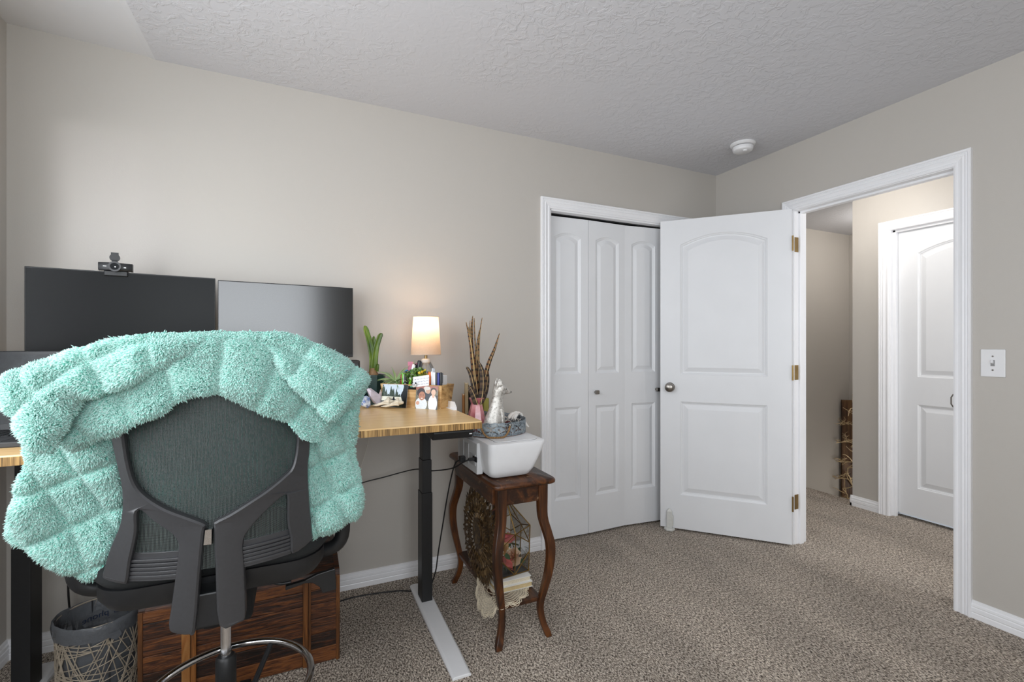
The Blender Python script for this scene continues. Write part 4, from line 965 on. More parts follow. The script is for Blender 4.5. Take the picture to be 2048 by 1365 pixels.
# ================================================================ things on the shelf of the side table
def doily():
    t = thing('crochet_doily', 'cream crocheted doily hanging over the left edge of the lower shelf', 'doily', (-1.965, -.60, .1645))
    m = MB(); R_ = .128
    def f(r, a):
        x, y = r*math.cos(a), r*math.sin(a); z = .0012; X = x-1.965; Y = y-.60
        e = -2.006; ov = e-X
        if ov > 0: X = e-.002-min(ov, .4)*.35; z -= ov*.93
        ey = -.7225; ovy = ey-Y
        if ov <= 0 and ovy > 0: Y = ey-.004-ovy*.4; z -= ovy*.9
        return (X+1.965, Y+.60, z)
    nsc = 12
    def sc(a): return 1+.10*abs(math.sin(a*nsc/2))-.06
    for rr_ in (.2, .34, .5, .62, .72, .82, .90, .96, 1.0):
        n = 144; m.tube([f(R_*rr_*(1+(sc(a)-1)*rr_**3), a) for a in np.linspace(0, 2*PI, n, endpoint=False)], .0013 if rr_ < .95 else .002, 5, closed=True)
    for k in range(108):
        a = 2*PI*k/108
        m.tube([f(R_*u*(1+(sc(a)-1)*u**3), a+.02*math.sin(8*u)) for u in ((.5 if k % 2 else .2), .5, .7, .85, 1.0) if not (k % 2 and u == .5 and False)], .0008, 4)
    for k in range(36):
        a0 = 2*PI*k/36; m.tube([f(R_*(1.02+.04*math.sin(PI*u))*sc(a0+u*2*PI/36), a0+u*2*PI/36) for u in np.linspace(0, 1, 6)], .0014, 5)
    m.build('lace', plain('ecru_thread', '#dbceb6', .9, var=.06), t, smooth=60)
    m = MB(); n = 40; P = [[f(R_*.2*rr_, 2*PI*k/n) for k in range(n+1)] for rr_ in (.01, 1)]; m.grid(P); m.build('centre', plain('ecru_centre', '#d5c7ad', .9), t, solid=.001)
doily()
book('white book lying lowest on the shelf under the terrarium', -1.986, -1.816, -.645, -.40, .167, .190, '#e4e1da', '#cdb78a', 'white books under the terrarium', spine='y1')
book('white book with grey edge lying upper under the terrarium', -1.983, -1.820, -.638, -.41, .1905, .212, '#e9e7e2', '#d8cdb6', 'white books under the terrarium', spine='y1')
TX, TY, TZ = -1.898, -.535, .212
te = thing('terrarium', 'gold framed geometric glass terrarium full of pink roses', 'terrarium', (TX, TY, TZ), math.radians(8))
B_ = [Vector((x, y, .004)) for x, y in ((-.075, -.075), (.075, -.075), (.075, .075), (-.075, .075))]
S_ = [Vector((p.x*1.06, p.y*1.06, .205)) for p in B_]; AP = Vector((0, 0, .322))
mids = [Vector((0, -.085, .182)), Vector((.085, 0, .182)), Vector((0, .085, .182)), Vector((-.085, 0, .182))]
bm_ = [Vector((0, -.078, .004)), Vector((.078, 0, .004)), Vector((0, .078, .004)), Vector((-.078, 0, .004))]
edges = []; panes = []
for i in range(4):
    j = (i+1) % 4
    edges += [(B_[i], B_[j]), (B_[i], S_[i]), (S_[i], AP), (S_[i], mids[i]), (mids[i], S_[j]), (mids[i], AP), (mids[i], bm_[i]), (B_[i].lerp(S_[i], .42), bm_[i]), (B_[j].lerp(S_[j], .42), bm_[i]), (mids[i], B_[i].lerp(S_[i], .62)), (mids[i], B_[j].lerp(S_[j], .62))]
    panes += [[B_[i], bm_[i], mids[i], S_[i]], [bm_[i], B_[j], S_[j], mids[i]], [S_[i], mids[i], AP], [mids[i], S_[j], AP]]
b = MB()
for p, q_ in edges: b.tube([p, q_], .0024, 6)
b.build('frame', M_gold, te, smooth=40)
b = MB()
for p in panes: b.add(p, [tuple(range(len(p)))])
b.build('glass', glass_mat('terrarium_glass', '#fbfcfb', .02, .02), te)
b = MB(); b.box(-.074, .074, -.074, .074, .0, .004); b.build('base', plain('terrarium_base', '#4a4a4c', .4), te)
def rose(label, p, r, c0, c1, seed, tilt):
    t = thing('artificial_rose', label, 'artificial flower', (TX+p[0], TY+p[1], TZ+p[2]), seed, 'roses inside the terrarium'); t.rotation_euler = (tilt[0], tilt[1], seed)
    rr_ = random.Random(seed); m = MB()
    for k in range(22):
        f = k/21; a = 2.4*k+rr_.uniform(-.2, .2); rad = r*(.12+.72*f); hh = r*(.95-.55*f); wd = r*(.35+.42*f); open_ = .15+1.0*f
        A = []
        for i in range(6):
            u = i/5; row = []
            for j in range(7):
                v = (j/6-.5)*2; aa = a+v*wd/max(rad+.25*r, .004)*.9
                d = rad*(.35+.65*u)+open_*.22*r*u*u+.05*r*math.sin(5*v+k)*u
                row.append((d*math.cos(aa), d*math.sin(aa), hh*u*(1-.22*v*v)-.15*r*f+.05*r*math.sin(4*v+2*k)*u))
            A.append(row)
        m.cr = min(1, max(0, f+rr_.uniform(-.25, .25))); m.grid(A)
    m.build('petals', leafmat('petal', c0, c1, .7), t, smooth=60)
    m = MB()
    for k in range(4): a = k*PI/2+.4; leaf_blade(m, (r*.4*math.cos(a), r*.4*math.sin(a), -.2*r), (math.cos(a), math.sin(a), -.3), r*.9, r*.25, .3)
    m.build('sepals', plain('rose_green', '#3f5a38', .6), t, smooth=60)
rose('coral pink rose highest in the terrarium', (.008, -.015, .125), .043, '#c2404e', '#e88a86', 3, (.5, .1))
rose('cream peach rose at the lower right of the terrarium', (.028, -.026, .055), .042, '#d99a78', '#f2dcc0', 5, (.9, .35))
rose('deep pink rose at the lower front of the terrarium', (-.012, -.034, .034), .038, '#d0484f', '#ee8f86', 8, (1.0, -.1))
rose('yellow peach rose at the left of the terrarium', (-.028, -.022, .095), .040, '#d8a468', '#efcf9a', 12, (.7, -.6))
rose('red rose at the terrarium back, showing left of the table leg', (-.038, .004, .045), .034, '#a92f3d', '#d9606a', 15, (.3, -.8))
# bronze leaf sunburst leaning in the shelf
q = NT('aged_bronze'); nz = q.noise(q.coord(), 45, 5, .7); r_ = q.ramp(nz, 0, [(.35, lin('#33261a')), (.55, lin('#6d5639')), (.75, lin('#a58b5f'))]); q.l(r_, 0, q.b, 'Base Color'); q.set(Roughness=.45, Metallic=.6); q.bump(nz, 0, .4, .003); M_bronze = q.m
sb = thing('leaf_sunburst_decor', 'bronze metal leaf sunburst wall ornament leaning inside the side table', 'wall ornament', (-2.002, -.47, .365)); sb.rotation_euler = (0, math.radians(1.5), 0)
b = MB(); b.tube([(-.006, 0, 0), (.004, 0, 0)], .066, 36); b.tube([(-.010, 0, 0), (-.006, 0, 0)], .05, 30); b.build('disc', M_bronze, sb, smooth=40)
rz_ = random.Random(21); nsp = 30
for k in range(nsp):
    a = 2*PI*k/nsp; L_ = rz_.uniform(.155, .19); b = MB(); d = Vector((0, math.cos(a), math.sin(a))); e = Vector((0, -math.sin(a), math.cos(a)))
    b.tube([d*.06, d*L_], [.0026, .0015], 5)
    for m_ in range(4):
        c_ = d*(.085+m_*.030); 
        for s in (-1, 1):
            q0 = c_; q1 = c_+d*.020+e*s*.021+Vector((-.012+.012*(m_ % 2), 0, 0)); q2 = c_+d*.046+e*s*.010+Vector((.006*((m_+k) % 2), 0, 0)); b.add([q0, q1, q2, c_+d*.022+e*s*.001], [(0, 1, 2, 3)])
    q0 = d*(L_-.03); b.add([q0, q0+d*.018+e*.013, q0+d*.045, q0+d*.018-e*.013], [(0, 1, 2, 3)])
    b.build('leaf_spray', M_bronze, sb, solid=.0016)

# ================================================================ cords
M_cord = plain('black_cord', '#141415', .5)
def cord(name, label, pts, r=.003, mat=M_cord):
    m = MB(); m.tube(cr(pts, 8), r, 8); o = m.build(name, mat, smooth=60); return tag(o, label, 'cord')
t = thing('printer_cable', 'black cable plugged into the printer side and running behind the desk leg', 'cord', (-2.06, -.578, .731))
b = MB(); b.box(-2.088, -2.058, -.585, -.571, .725, .737); b.build('plug', M_blackplastic, t, world=True, bevel=.002)
b = MB(); b.tube(cr([(-2.086, -.578, .731), (-2.11, -.56, .715), (-2.14, -.50, .68), (-2.18, -.30, .625), (-2.22, -.15, .60), (-2.36, -.10, .565), (-2.48, -.10, .545), (-2.60, -.12, .50)], 8), .003, 8); b.build('cable', M_cord, t, world=True, smooth=60)
t = thing('power_cable', 'black power cable hanging from the printer to the carpet beside the desk leg', 'cord', (-2.06, -.40, .70))
b = MB(); b.box(-2.085, -2.058, -.46, -.43, .69, .715); b.build('plug', M_blackplastic, t, world=True, bevel=.003)
b = MB(); b.tube(cr([(-2.08, -.445, .70), (-2.10, -.43, .68), (-2.112, -.40, .60), (-2.125, -.38, .50), (-2.135, -.36, .40), (-2.15, -.33, .25), (-2.145, -.27, .14), (-2.15, -.22, .06), (-2.17, -.20, .006), (-2.30, -.13, .005), (-2.50, -.10, .005), (-2.62, -.13, .005)], 8), .0033, 8); b.build('cable', M_cord, t, world=True, smooth=60)
cord('pale_cable', 'thin pale cord hanging below the desk in front of the wall', [(-2.40, -.09, .905), (-2.42, -.07, .80), (-2.44, -.06, .70), (-2.47, -.06, .60), (-2.50, -.05, .48), (-2.53, -.05, .34), (-2.56, -.03, .20)], .0016, plain('pale_cord', '#cfcabf', .4))
cord('desk_motor_cable', 'short black cable looping below the desktop into the right leg', [(-2.33, -.46, .902), (-2.31, -.45, .888), (-2.27, -.42, .885), (-2.23, -.36, .895), (-2.21, -.30, .900)], .004)
cord('dangling_cable', 'black cable dangling beside the left desk leg to the carpet', [(-3.66, -.20, .903), (-3.60, -.16, .86), (-3.54, -.12, .70), (-3.50, -.11, .55), (-3.545, -.11, .36), (-3.545, -.11, .20), (-3.53, -.10, .10), (-3.49, -.12, .03), (-3.44, -.16, .006), (-3.40, -.2, .006)], .0035)
# ================================================================ wooden trunk
M_rust = wood('rustic_dark_planks', [(.28, '#0f0805'), (.42, '#2b160b'), (.54, '#4f2a13'), (.68, '#7a4820'), (.85, '#6e4f38')], grain=(4, 42, 42), scale=1.5, rough=.5, bump=.6, rndamt=.26, dist=2.4)
M_rustv = wood('rustic_battens', [(.26, '#2a170b'), (.45, '#5f3817'), (.6, '#8a5526'), (.8, '#a0713f')], grain=(22, 22, 2.2), scale=1.4, rough=.5, bump=.4, rndamt=.3)
tk = thing('wooden_chest', 'rustic dark plank wooden chest on the carpet under the desk', 'chest', (-2.913, -.35, 0))
b = MB(); x0, x1, y0, y1 = -3.222, -2.602, -.531, -.15; rt = random.Random(2)
zz = [.004, .062, .118, .176, .232, .286, .327]
for i in range(6):
    b.cr = rt.random(); b.box(x0, x1, y0, y0+.016, zz[i]+.0006, zz[i+1]-.0006)
    b.cr = rt.random(); b.box(x0, x0+.016, y0+.016, y1, zz[i]+.001, zz[i+1]-.001); b.box(x1-.016, x1, y0+.016, y1, zz[i]+.001, zz[i+1]-.001)
    b.cr = rt.random(); b.box(x0, x1, y1-.016, y1, zz[i]+.001, zz[i+1]-.001)
b.cr = .1; b.box(x0+.004, x1-.004, y0+.006, y1-.006, .004, .32)
b.build('body', M_rust, tk, world=True, bevel=.0015)
b = MB()
pr_ = [(-.531, .328), (-.522, .345), (-.47, .354), (-.40, .362), (-.28, .364), (-.15, .34)]
for i in range(len(pr_)-1):
    (ya, za), (yb_, zb_) = pr_[i], pr_[i+1]; b.cr = rt.random()
    b.loft([[(x, ya+.0008, za-.018), (x, ya+.0008, za), (x, yb_-.0008, zb_), (x, yb_-.0008, zb_-.018)] for x in (x0+.012, x1-.012)])
lid = b.build('lid', M_rust, tk, world=True, bevel=.001)
b = MB()
for xe in (x0-.004, x1-.014):
    b.cr = rt.random(); n = len(pr_); b.loft([[(x, y, z+.003) for y, z in pr_]+[(x, -.15, .325), (x, -.531, .325)] for x in (xe, xe+.018)])
b.build('lid_end', M_rust, lid, world=True)
for xa, xb in ((-3.105, -3.063), (-2.728, -2.700)):
    b = MB(); b.cr = rt.random(); b.box(xa, (xa+xb)/2+.004, y0-.010, y0, .006, .325); b.cr = rt.random(); b.box((xa+xb)/2+.005, xb, y0-.012, y0, .006, .325); b.build('batten', M_rustv, tk, world=True, bevel=.0015)
b = MB()
for xe in (x0-.005, x1-.009):
    b.cr = rt.random(); b.box(xe, xe+.014, y0-.003, y0+.03, .002, .327)
b.build('corner_strip', M_rustv, tk, world=True, bevel=.0015)

# ================================================================ wire waste basket with liner bag
WC = Vector((-3.368, -.385, 0)); WR = .112; WH = .292
wb = thing('waste_basket', 'round woven wire waste basket between desk leg and trunk', 'waste basket', WC)
M_wire = plain('taupe_wire', '#a89c8b', .5, .2, .1)
b = MB(); rw = random.Random(7)
def cyl(a, z, r=WR): 
    k = 1+.06*(z/WH-.5); return (r*k*math.cos(a), r*k*math.sin(a), z)
for z in (.004, WH): b.tube([cyl(2*PI*k/48, z) for k in range(48)], .003, 6, closed=True)
for k in range(165):
    a0 = rw.uniform(0, 2*PI)
    if k % 2 == 0: za = rw.uniform(.01, WH-.01); zb = min(WH-.004, max(.006, za+rw.uniform(-.05, .05))); da = rw.choice((-1, 1))*rw.uniform(1.1, 1.8)
    else: za, zb = .006, WH-.003; da = rw.choice((-1, 1))*rw.uniform(.5, 1.3)
    off = rw.uniform(-.0012, .0012); b.tube([cyl(a0+da*u, za+(zb-za)*u, WR+off) for u in np.linspace(0, 1, 12)], .0016, 5)
b.build('wire_weave', M_wire, wb, smooth=60)
b = MB(); b.lathe([(0, .003), (WR*.96, .003), (WR*.96, .006), (0, .006)], n=40); b.build('bottom', M_blackmetal, wb)
for k in range(4):
    b = MB(); a = k*PI/2+.5; b.tube([cyl(a, .004, WR-.003), cyl(a, WH, WR-.003)], .0026, 6); b.build('upright', plain('grey_rod', '#4b4c50', .4, .6), wb, smooth=60)
def bag_mat():
    q = NT('translucent_bag'); q.set(Base_Color=lin('#7b7e83'), Roughness=.25); t_ = q.n('ShaderNodeBsdfTransparent'); t_.inputs[0].default_value = lin('#9a9da2'); mx = q.n('ShaderNodeMixShader'); mx.inputs[0].default_value = .5
    nz = q.noise(q.coord(), 38, 4, .6); q.bump(nz, 0, .6, .006)
    q.l(t_, 0, mx, 1); q.l(q.b, 0, mx, 2); q.l(mx, 0, q.out, 0); return q.m
bag = thing('bin_liner', 'thin grey plastic bag lining the wire basket with its rim folded over', 'plastic bag', WC+Vector((0, 0, .008)))
rb = random.Random(4); n = 72
wob = [rb.uniform(-1, 1) for _ in range(n)]; wob = [(wob[i]+wob[i-1]+wob[(i+1) % n])/3 for i in range(n)]
A = []
prof = [(.0, .01), (.085, .012), (.100, .05), (.103, .15), (.108, .24), (.113, .292), (.117, .300), (.121, .296), (.122, .280), (.1215, .262), (.121, .252)]
for j, (r_, z) in enumerate(prof):
    A.append([((r_+(.0022*wob[(k*3+j*5) % n]+.0012*math.sin(9*2*PI*k/n+j) if 1 < j else 0)+(.0008*(j % 2) if j > 6 else 0))*math.cos(2*PI*k/n), (r_+(.0022*wob[(k*3+j*5) % n] if j > 1 else 0))*math.sin(2*PI*k/n), z-.008+(.005*math.sin(2*2*PI*k/n+1)+.003*wob[k % n] if j >= 4 else 0)-(.006*abs(wob[k % n]) if j == 10 else 0)) for k in range(n+1)])
b = MB(); b.grid(A); b.build('liner', bag_mat(), bag, smooth=70)
for a in (-1.0, 2.9):
    b = MB(); c_ = Vector((.122*math.cos(a), .122*math.sin(a), .262-.008)); e = Vector((-math.sin(a), math.cos(a), 0)); o_ = Vector((math.cos(a), math.sin(a), 0))
    b.grid([[c_-e*.016+o_*.002, c_+o_*.007, c_+e*.016+o_*.002], [c_-e*.014+o_*.008-Vector((0, 0, .010)), c_+o_*.003-Vector((0, 0, .014)), c_+e*.018+o_*.008-Vector((0, 0, .008))], [c_-e*.004+o_*.012-Vector((0, 0, .020)), c_+e*.006+o_*.008-Vector((0, 0, .026)), c_+e*.020+o_*.004-Vector((0, 0, .016))]])
    b.build('loose_flap', bag_mat(), bag, smooth=70)
# printing on the bag, seen from inside through the mouth (mirrored)
tc = bpy.data.curves.new('words', 'FONT'); tc.body = 'your phone'; tc.size = .030; tc.align_x = 'CENTER'
to = bpy.data.objects.new('words', tc); tme = bpy.data.meshes.new_from_object(to); bpy.data.objects.remove(to); bpy.data.curves.remove(tc)
for v in tme.vertices:
    a = math.radians(97)+v.co.x/.106; z = .228+v.co.y-.10*v.co.x*1.0; v.co = Vector((.1055*math.cos(a), .1055*math.sin(a), z-.008))
tme.name = 'printed_words'; tme.materials.append(plain('navy_print', '#1e2a44', .5)); o = bpy.data.objects.new('printed_words', tme); col.objects.link(o); o.parent = bag

# ================================================================ office chair (rear towards the camera)
CXc, CYc = -2.926, -.935
ch = thing('office_chair', 'black mesh back drafting chair at the desk, seen from behind', 'office chair', (CXc, CYc, 0))
def yback(u, z): return -1.195+1.5*min(abs(u), .3)**2-.10*(z-.7)-CYc
def plate(m, poly, t, oy=0, k=4, ins=.006):
    P = cr(poly, k, closed=True); n = len(P)
    ar = sum(P[i][0]*P[(i+1) % n][1]-P[(i+1) % n][0]*P[i][1] for i in range(n))
    if ar < 0: P = P[::-1]
    N_ = []
    for i in range(n):
        dx = P[(i+1) % n][0]-P[i-1][0]; dz = P[(i+1) % n][1]-P[i-1][1]; L_ = math.hypot(dx, dz) or 1; N_.append((-dz/L_, dx/L_))
    rings = []
    for d, dy in ((ins, 0), (ins*.3, .003), (0, .010), (0, t-.006), (.004, t)):
        rings.append([(p[0]+q_[0]*d, yback(*p)+oy+dy, p[1]+q_[1]*d) for p, q_ in zip(P, N_)])
    base = len(m.v); m.loft(rings, False, False)
    tri = geometry.tessellate_polygon([[Vector((p[0], p[2], 0)) for p in rings[0]]])
    for f in tri: m.f.append([base+i for i in f]); m.mi.append(m.cm); m.r.append(.5)
    o4 = base+4*n
    for f in tri: m.f.append([o4+i for i in reversed(f)]); m.mi.append(m.cm); m.r.append(.5)
Lp = [(-.200, 1.22), (-.194, 1.10), (-.186, 1.018), (-.176, .958), (-.167, .897), (-.172, .828), (-.195, .768), (-.212, .712), (-.212, .694), (-.174, .684), (-.160, .690), (-.152, .739), (-.138, .805), (-.137, .846), (-.129, .853), (-.107, .829), (-.074, .799), (-.063, .781), (-.060, .763), (-.066, .708), (-.078, .618), (-.083, .582), (-.076, .564), (-.042, .553), (-.030, .566), (-.018, .701), (-.009, .795), (-.005, .811), (-.039, .833), (-.082, .857), (-.118, .886), (-.139, .916), (-.151, .969), (-.157, 1.033), (-.163, 1.10), (-.168, 1.22)]
Rp = [(.200, 1.22), (.208, 1.05), (.211, .956), (.207, .903), (.210, .817), (.217, .727), (.215, .704), (.170, .688), (.165, .732), (.158, .777), (.158, .838), (.150, .845), (.119, .822), (.087, .790), (.067, .757), (.068, .70), (.070, .60), (.068, .562), (.058, .556), (.016, .561), (.010, .70), (.008, .800), (.011, .815), (.040, .828), (.086, .853), (.119, .872), (.153, .897), (.171, .918), (.180, .979), (.174, 1.05), (.168, 1.22)]
b = MB(); plate(b, Lp, .034, k=3); plate(b, Rp, .034, k=3)
plate(b, [(-.20, 1.20), (-.17, 1.228), (-.06, 1.238), (.06, 1.238), (.17, 1.228), (.20, 1.20), (.17, 1.196), (.06, 1.205), (-.06, 1.205), (-.17, 1.196)], .03, k=3)
b.build('back_frame', M_frame, ch, smooth=35)
b = MB(); plate(b, [(-.008, .800), (.007, .800), (.006, .763), (-.012, .764)], .02, -.001, 1, .0015); lab(b.build('clip', M_chrome, ch, smooth=35), 'small chrome clip between the frame halves')
def mesh_mat():
    q = NT('chair_mesh'); mp = q.coord()
    wv = q.n('ShaderNodeTexWave', wave_type='BANDS', bands_direction='X'); wv.inputs['Scale'].default_value = 118; wv.inputs['Distortion'].default_value = .3; wv.inputs['Detail'].default_value = 1; q.l(mp, 0, wv, 0)
    wz = q.n('ShaderNodeTexWave', wave_type='BANDS', bands_direction='Z'); wz.inputs['Scale'].default_value = 120; wz.inputs['Distortion'].default_value = .6; q.l(mp, 0, wz, 0)
    mu = q.n('ShaderNodeMath', operation='MULTIPLY'); q.l(wv, 1, mu, 0); q.l(wz, 1, mu, 1)
    cl = q.ramp(mu, 0, [(.25, lin('#0c0e0f')), (.75, lin('#6f7b78'))]); q.l(cl, 0, q.b, 'Base Color'); q.set(Roughness=.55)
    hole_ = q.ramp(wv, 1, [(.34, (.62, .62, .62, 1)), (.5, (1, 1, 1, 1))]); t_ = q.n('ShaderNodeBsdfTransparent'); mx = q.n('ShaderNodeMixShader')
    q.l(hole_, 0, mx, 0); q.l(t_, 0, mx, 1); q.l(q.b, 0, mx, 2); q.l(mx, 0, q.out, 0); return q.m
b = MB(); b.grid([[(u, yback(u, z)+.018, z) for u in np.linspace(-.158, .186, 25)] for z in np.linspace(.70, 1.22, 14)]); b.build('back_mesh', mesh_mat(), ch, smooth=60)
for s in (-1, 1):
    b = MB(); U = np.linspace(.055, .168, 8)*s
    b.loft([[(u, yback(u, .72)+dy, z) for dy, z in ((.012, .688), (.012, .752), (.028, .752), (.028, .688))] for u in U])
    for i in range(5):
        z = .694+.0095*i; b.loft([[(u, yback(u, z)+dy, z+dz) for dy, dz in ((.006, .001), (.006, .0072), (.014, .0072), (.014, .001))] for u in U])
    b.build('ribbed_lumbar', M_frame, ch, bevel=.001)
b = MB(); b.box(-.012, .012, -.262+.025, -.20, .70, .80); b.box(-.062, .055, -.235, -.10, .56, .64); b.build('spine', M_blackplastic, ch, bevel=.004)
# seat and mechanism
b = MB(); b.loft([rr(-.235, .235, -.165, .27, .60, .08, 7), rr(-.25, .25, -.18, .285, .625, .09, 7), rr(-.25, .25, -.18, .285, .655, .09, 7)]); pan = b.build('seat_pan', M_blackplastic, ch, smooth=50)
b = MB(); b.loft([rr(-.245, .245, -.17, .28, .652, .09, 7), rr(-.262, .262, -.185, .30, .675, .10, 7), rr(-.262, .262, -.185, .30, .70, .10, 7), rr(-.24, .24, -.165, .285, .722, .09, 7), rr(-.15, .15, -.09, .20, .732, .06, 7)]); b.build('seat', plain('black_fabric', '#1d1f20', .95, var=.2, scale=300), ch, smooth=60)
b = MB(); b.box(-.075, .075, -.13, .10, .50, .60); b.box(-.05, .05, -.05, .06, .455, .51); b.build('mechanism', M_dark, ch, bevel=.012)
lv = MB(); lv.tube(cr([(.05, -.03, .555), (.10, -.02, .552), (.130, -.015, .530), (.165, -.015, .528)], 4), .005, 8); lv.prism([(.150, .520), (.20, .526), (.235, .538), (.284, .545), (.288, .482), (.250, .478), (.240, .500), (.222, .515), (.20, .518), (.15, .508)], lambda x, z: (x, -.022, z), lambda x, z: (x, -.008, z)); lv.build('lever', M_blackplastic, ch, bevel=.003)
for s in (-1, 1):
    b = MB(); b.tube(cr([(s*.20, -.03, .615), (s*.265, -.05, .620), (s*.300, -.06, .655), (s*.302, -.06, .75), (s*.300, -.03, .86)], 5), .020, 10); ar_ = b.build('armrest', M_blackplastic, ch, smooth=60)
    b = MB(); b.loft([rr(s*.30-.04, s*.30+.04, -.05, .16, z, .03) for z in (.865, .888)]); b.build('arm_pad', M_blackplastic, ar_, bevel=.006)
b = MB(); b.tube([(0, 0, .30), (0, 0, .47)], .0135, 24); b.build('gas_rod', M_chrome, ch, smooth=50)
b = MB(); b.lathe([(0, .075), (.027, .075), (.0255, .30), (.0255, .345), (.020, .352), (.014, .353), (0, .353)], n=28); b.build('outer_tube', M_blackmetal, ch, smooth=40)
b = MB(); n = 72; b.tube([(.006+.212*math.cos(2*PI*k/n), .004+.212*math.sin(2*PI*k/n), .252) for k in range(n)], .0105, 14, closed=True); fr = lab(b.build('foot_ring', M_chrome, ch, smooth=70), 'chrome foot ring')
b = MB(); b.lathe([(.027, .13), (.040, .132), (.040, .165), (.027, .167)], n=24)
for k in range(4):
    a = math.radians(62+90*k); d = (math.cos(a), math.sin(a)); b.tube([(.03*d[0], .03*d[1], .148), (.13*d[0], .13*d[1], .18), (.206*d[0]+.006, .206*d[1]+.004, .247)], .0085, 8)
b.build('ring_strut', M_blackmetal, fr, smooth=50)
b = MB(); b.lathe([(0, .055), (.045, .055), (.042, .105), (.03, .115), (0, .115)], n=24)
for k in range(5):
    a = math.radians(86+72*k); d = Vector((math.cos(a), math.sin(a), 0)); e = Vector((-d.y, d.x, 0))
    b.loft([[d*r_+e*w_+Vector((0, 0, z1)), d*r_-e*w_+Vector((0, 0, z1)), d*r_-e*w_*.8+Vector((0, 0, z0_)), d*r_+e*w_*.8+Vector((0, 0, z0_))] for r_, w_, z1, z0_ in ((.02, .028, .112, .06), (.15, .024, .098, .062), (.30, .018, .082, .060))])
b.build('star_base', M_blackplastic, ch, bevel=.004)
for k in range(5):
    a = math.radians(86+72*k); d = Vector((math.cos(a), math.sin(a), 0)); e = Vector((-d.y, d.x, 0)); c_ = d*.30
    b = MB()
    for s in (-1, 1): b.tube([c_+e*s*.008+Vector((0, 0, .027)), c_+e*s*.024+Vector((0, 0, .027))], .027, 20)
    b.tube([c_+Vector((0, 0, .027)), c_+Vector((0, 0, .062))], .008, 10); b.box(*[v for i in range(2) for v in (c_[i]-.018, c_[i]+.018)], .04, .058); b.build('caster', M_blackplastic, ch, smooth=45)

# ================================================================ mint fur throw over the chair back
rng = np.random.default_rng(3)
def yA(u, z): return -1.238+.9*u*u-.42*(1.25-z)
def yB(u, z): return -1.250+.9*u*u
def yC(u, z): return -1.07-.05*np.clip((z-.9)/.2, 0, 1)
PA = [(-.376, 1.144), (-.353, 1.164), (-.32, 1.18), (-.273, 1.195), (-.237, 1.213), (-.188, 1.231), (-.121, 1.246), (-.058, 1.251), (.016, 1.255), (.084, 1.256), (.145, 1.254), (.199, 1.24), (.245, 1.218), (.307, 1.176), (.357, 1.128), (.304, 1.077), (.255, 1.036), (.199, 1.093), (.156, 1.134), (.140, 1.166), (.123, 1.196), (.094, 1.210), (.065, 1.218), (.027, 1.216), (-.010, 1.206), (-.027, 1.192), (-.068, 1.171), (-.127, 1.130), (-.173, 1.113), (-.203, 1.108), (-.211, 1.076), (-.227, 1.034), (-.243, 1.006), (-.271, 1.017), (-.303, 1.046), (-.325, 1.072), (-.350, 1.106)]
PB = [(-.269, 1.034), (-.240, 1.0), (-.204, 1.013), (-.166, 1.027), (-.129, 1.045), (-.078, 1.070), (-.039, 1.096), (-.017, 1.105), (.009, 1.106), (.038, 1.100), (.069, 1.086), (.091, 1.065), (.134, 1.048), (.161, 1.022), (.185, .993), (.213, .972), (.233, .974), (.247, .989), (.262, 1.031), (.233, 1.132), (.125, 1.218), (.019, 1.240), (-.071, 1.207), (-.159, 1.146), (-.213, 1.105)]
PC = [(-.355, 1.052), (-.359, 1.008), (-.362, .964), (-.384, .890), (-.396, .826), (-.388, .787), (-.363, .761), (-.339, .739), (-.296, .703), (-.261, .676), (-.234, .673), (-.202, .713), (-.168, .815), (-.160, .934), (-.17, 1.017), (-.20, 1.10), (-.279, 1.10)]
PD = [(.165, 1.0), (.165, .868), (.178, .733), (.2, .697), (.223, .684), (.251, .695), (.303, .714), (.343, .736), (.354, .791), (.346, .863), (.332, .921), (.337, 1.02), (.350, 1.12), (.264, 1.10)]
PF = [(-.22, 1.20), (-.24, 1.0), (-.23, .82), (-.10, .76), (.10, .76), (.22, .80), (.23, 1.0), (.21, 1.20), (.1, 1.235), (-.1, 1.235)]
def seg_dist(P, Q):
    """distance of points P (n,2) to the closed outline Q"""
    Q = np.array(Q); A = Q; B = np.roll(Q, -1, 0); best = np.full(len(P), 9.)
    for a, c in zip(A, B):
        d = c-a; t = np.clip(((P-a)@d)/max(d@d, 1e-12), 0, 1); best = np.minimum(best, np.linalg.norm(P-(a+t[:, None]*d), axis=1))
    return best
def inside(P, Q):
    Q = np.array(Q); c = np.zeros(len(P), bool); j = len(Q)-1
    for i in range(len(Q)):
        xi, zi = Q[i]; xj, zj = Q[j]; cond = ((zi > P[:, 1]) != (zj > P[:, 1])) & (P[:, 0] < (xj-xi)*(P[:, 1]-zi)/(zj-zi+1e-12)+xi); c ^= cond; j = i
    return c
def waves(u, z): return .012*np.sin(21*u+9*z)+.008*np.sin(-13*u+27*z+1)+.005*np.sin(37*u+5*z+2)
def quiltA(u, z):
    r = np.hypot(u-.0, z-.86); th = np.arctan2(u, z-.86)
    return np.minimum(np.abs(((th/.27+.5) % 1)-.5)*.27*r, np.abs(((r-.04)/.085+.5) % 1-.5)*.085)
def quiltB(u, z):
    r = np.hypot(u, z-.84); th = np.arctan2(u, z-.84); return np.minimum(np.abs(((th/.30+.2) % 1)-.5)*.30*r, .05+0*r)
def quiltC(u, z):
    a, c = u*.93+z*.37, -u*.37+z*.93; return np.minimum(np.abs(((a/.075+.1) % 1)-.5)*.075, np.abs(((c/.105+.35) % 1)-.5)*.105)
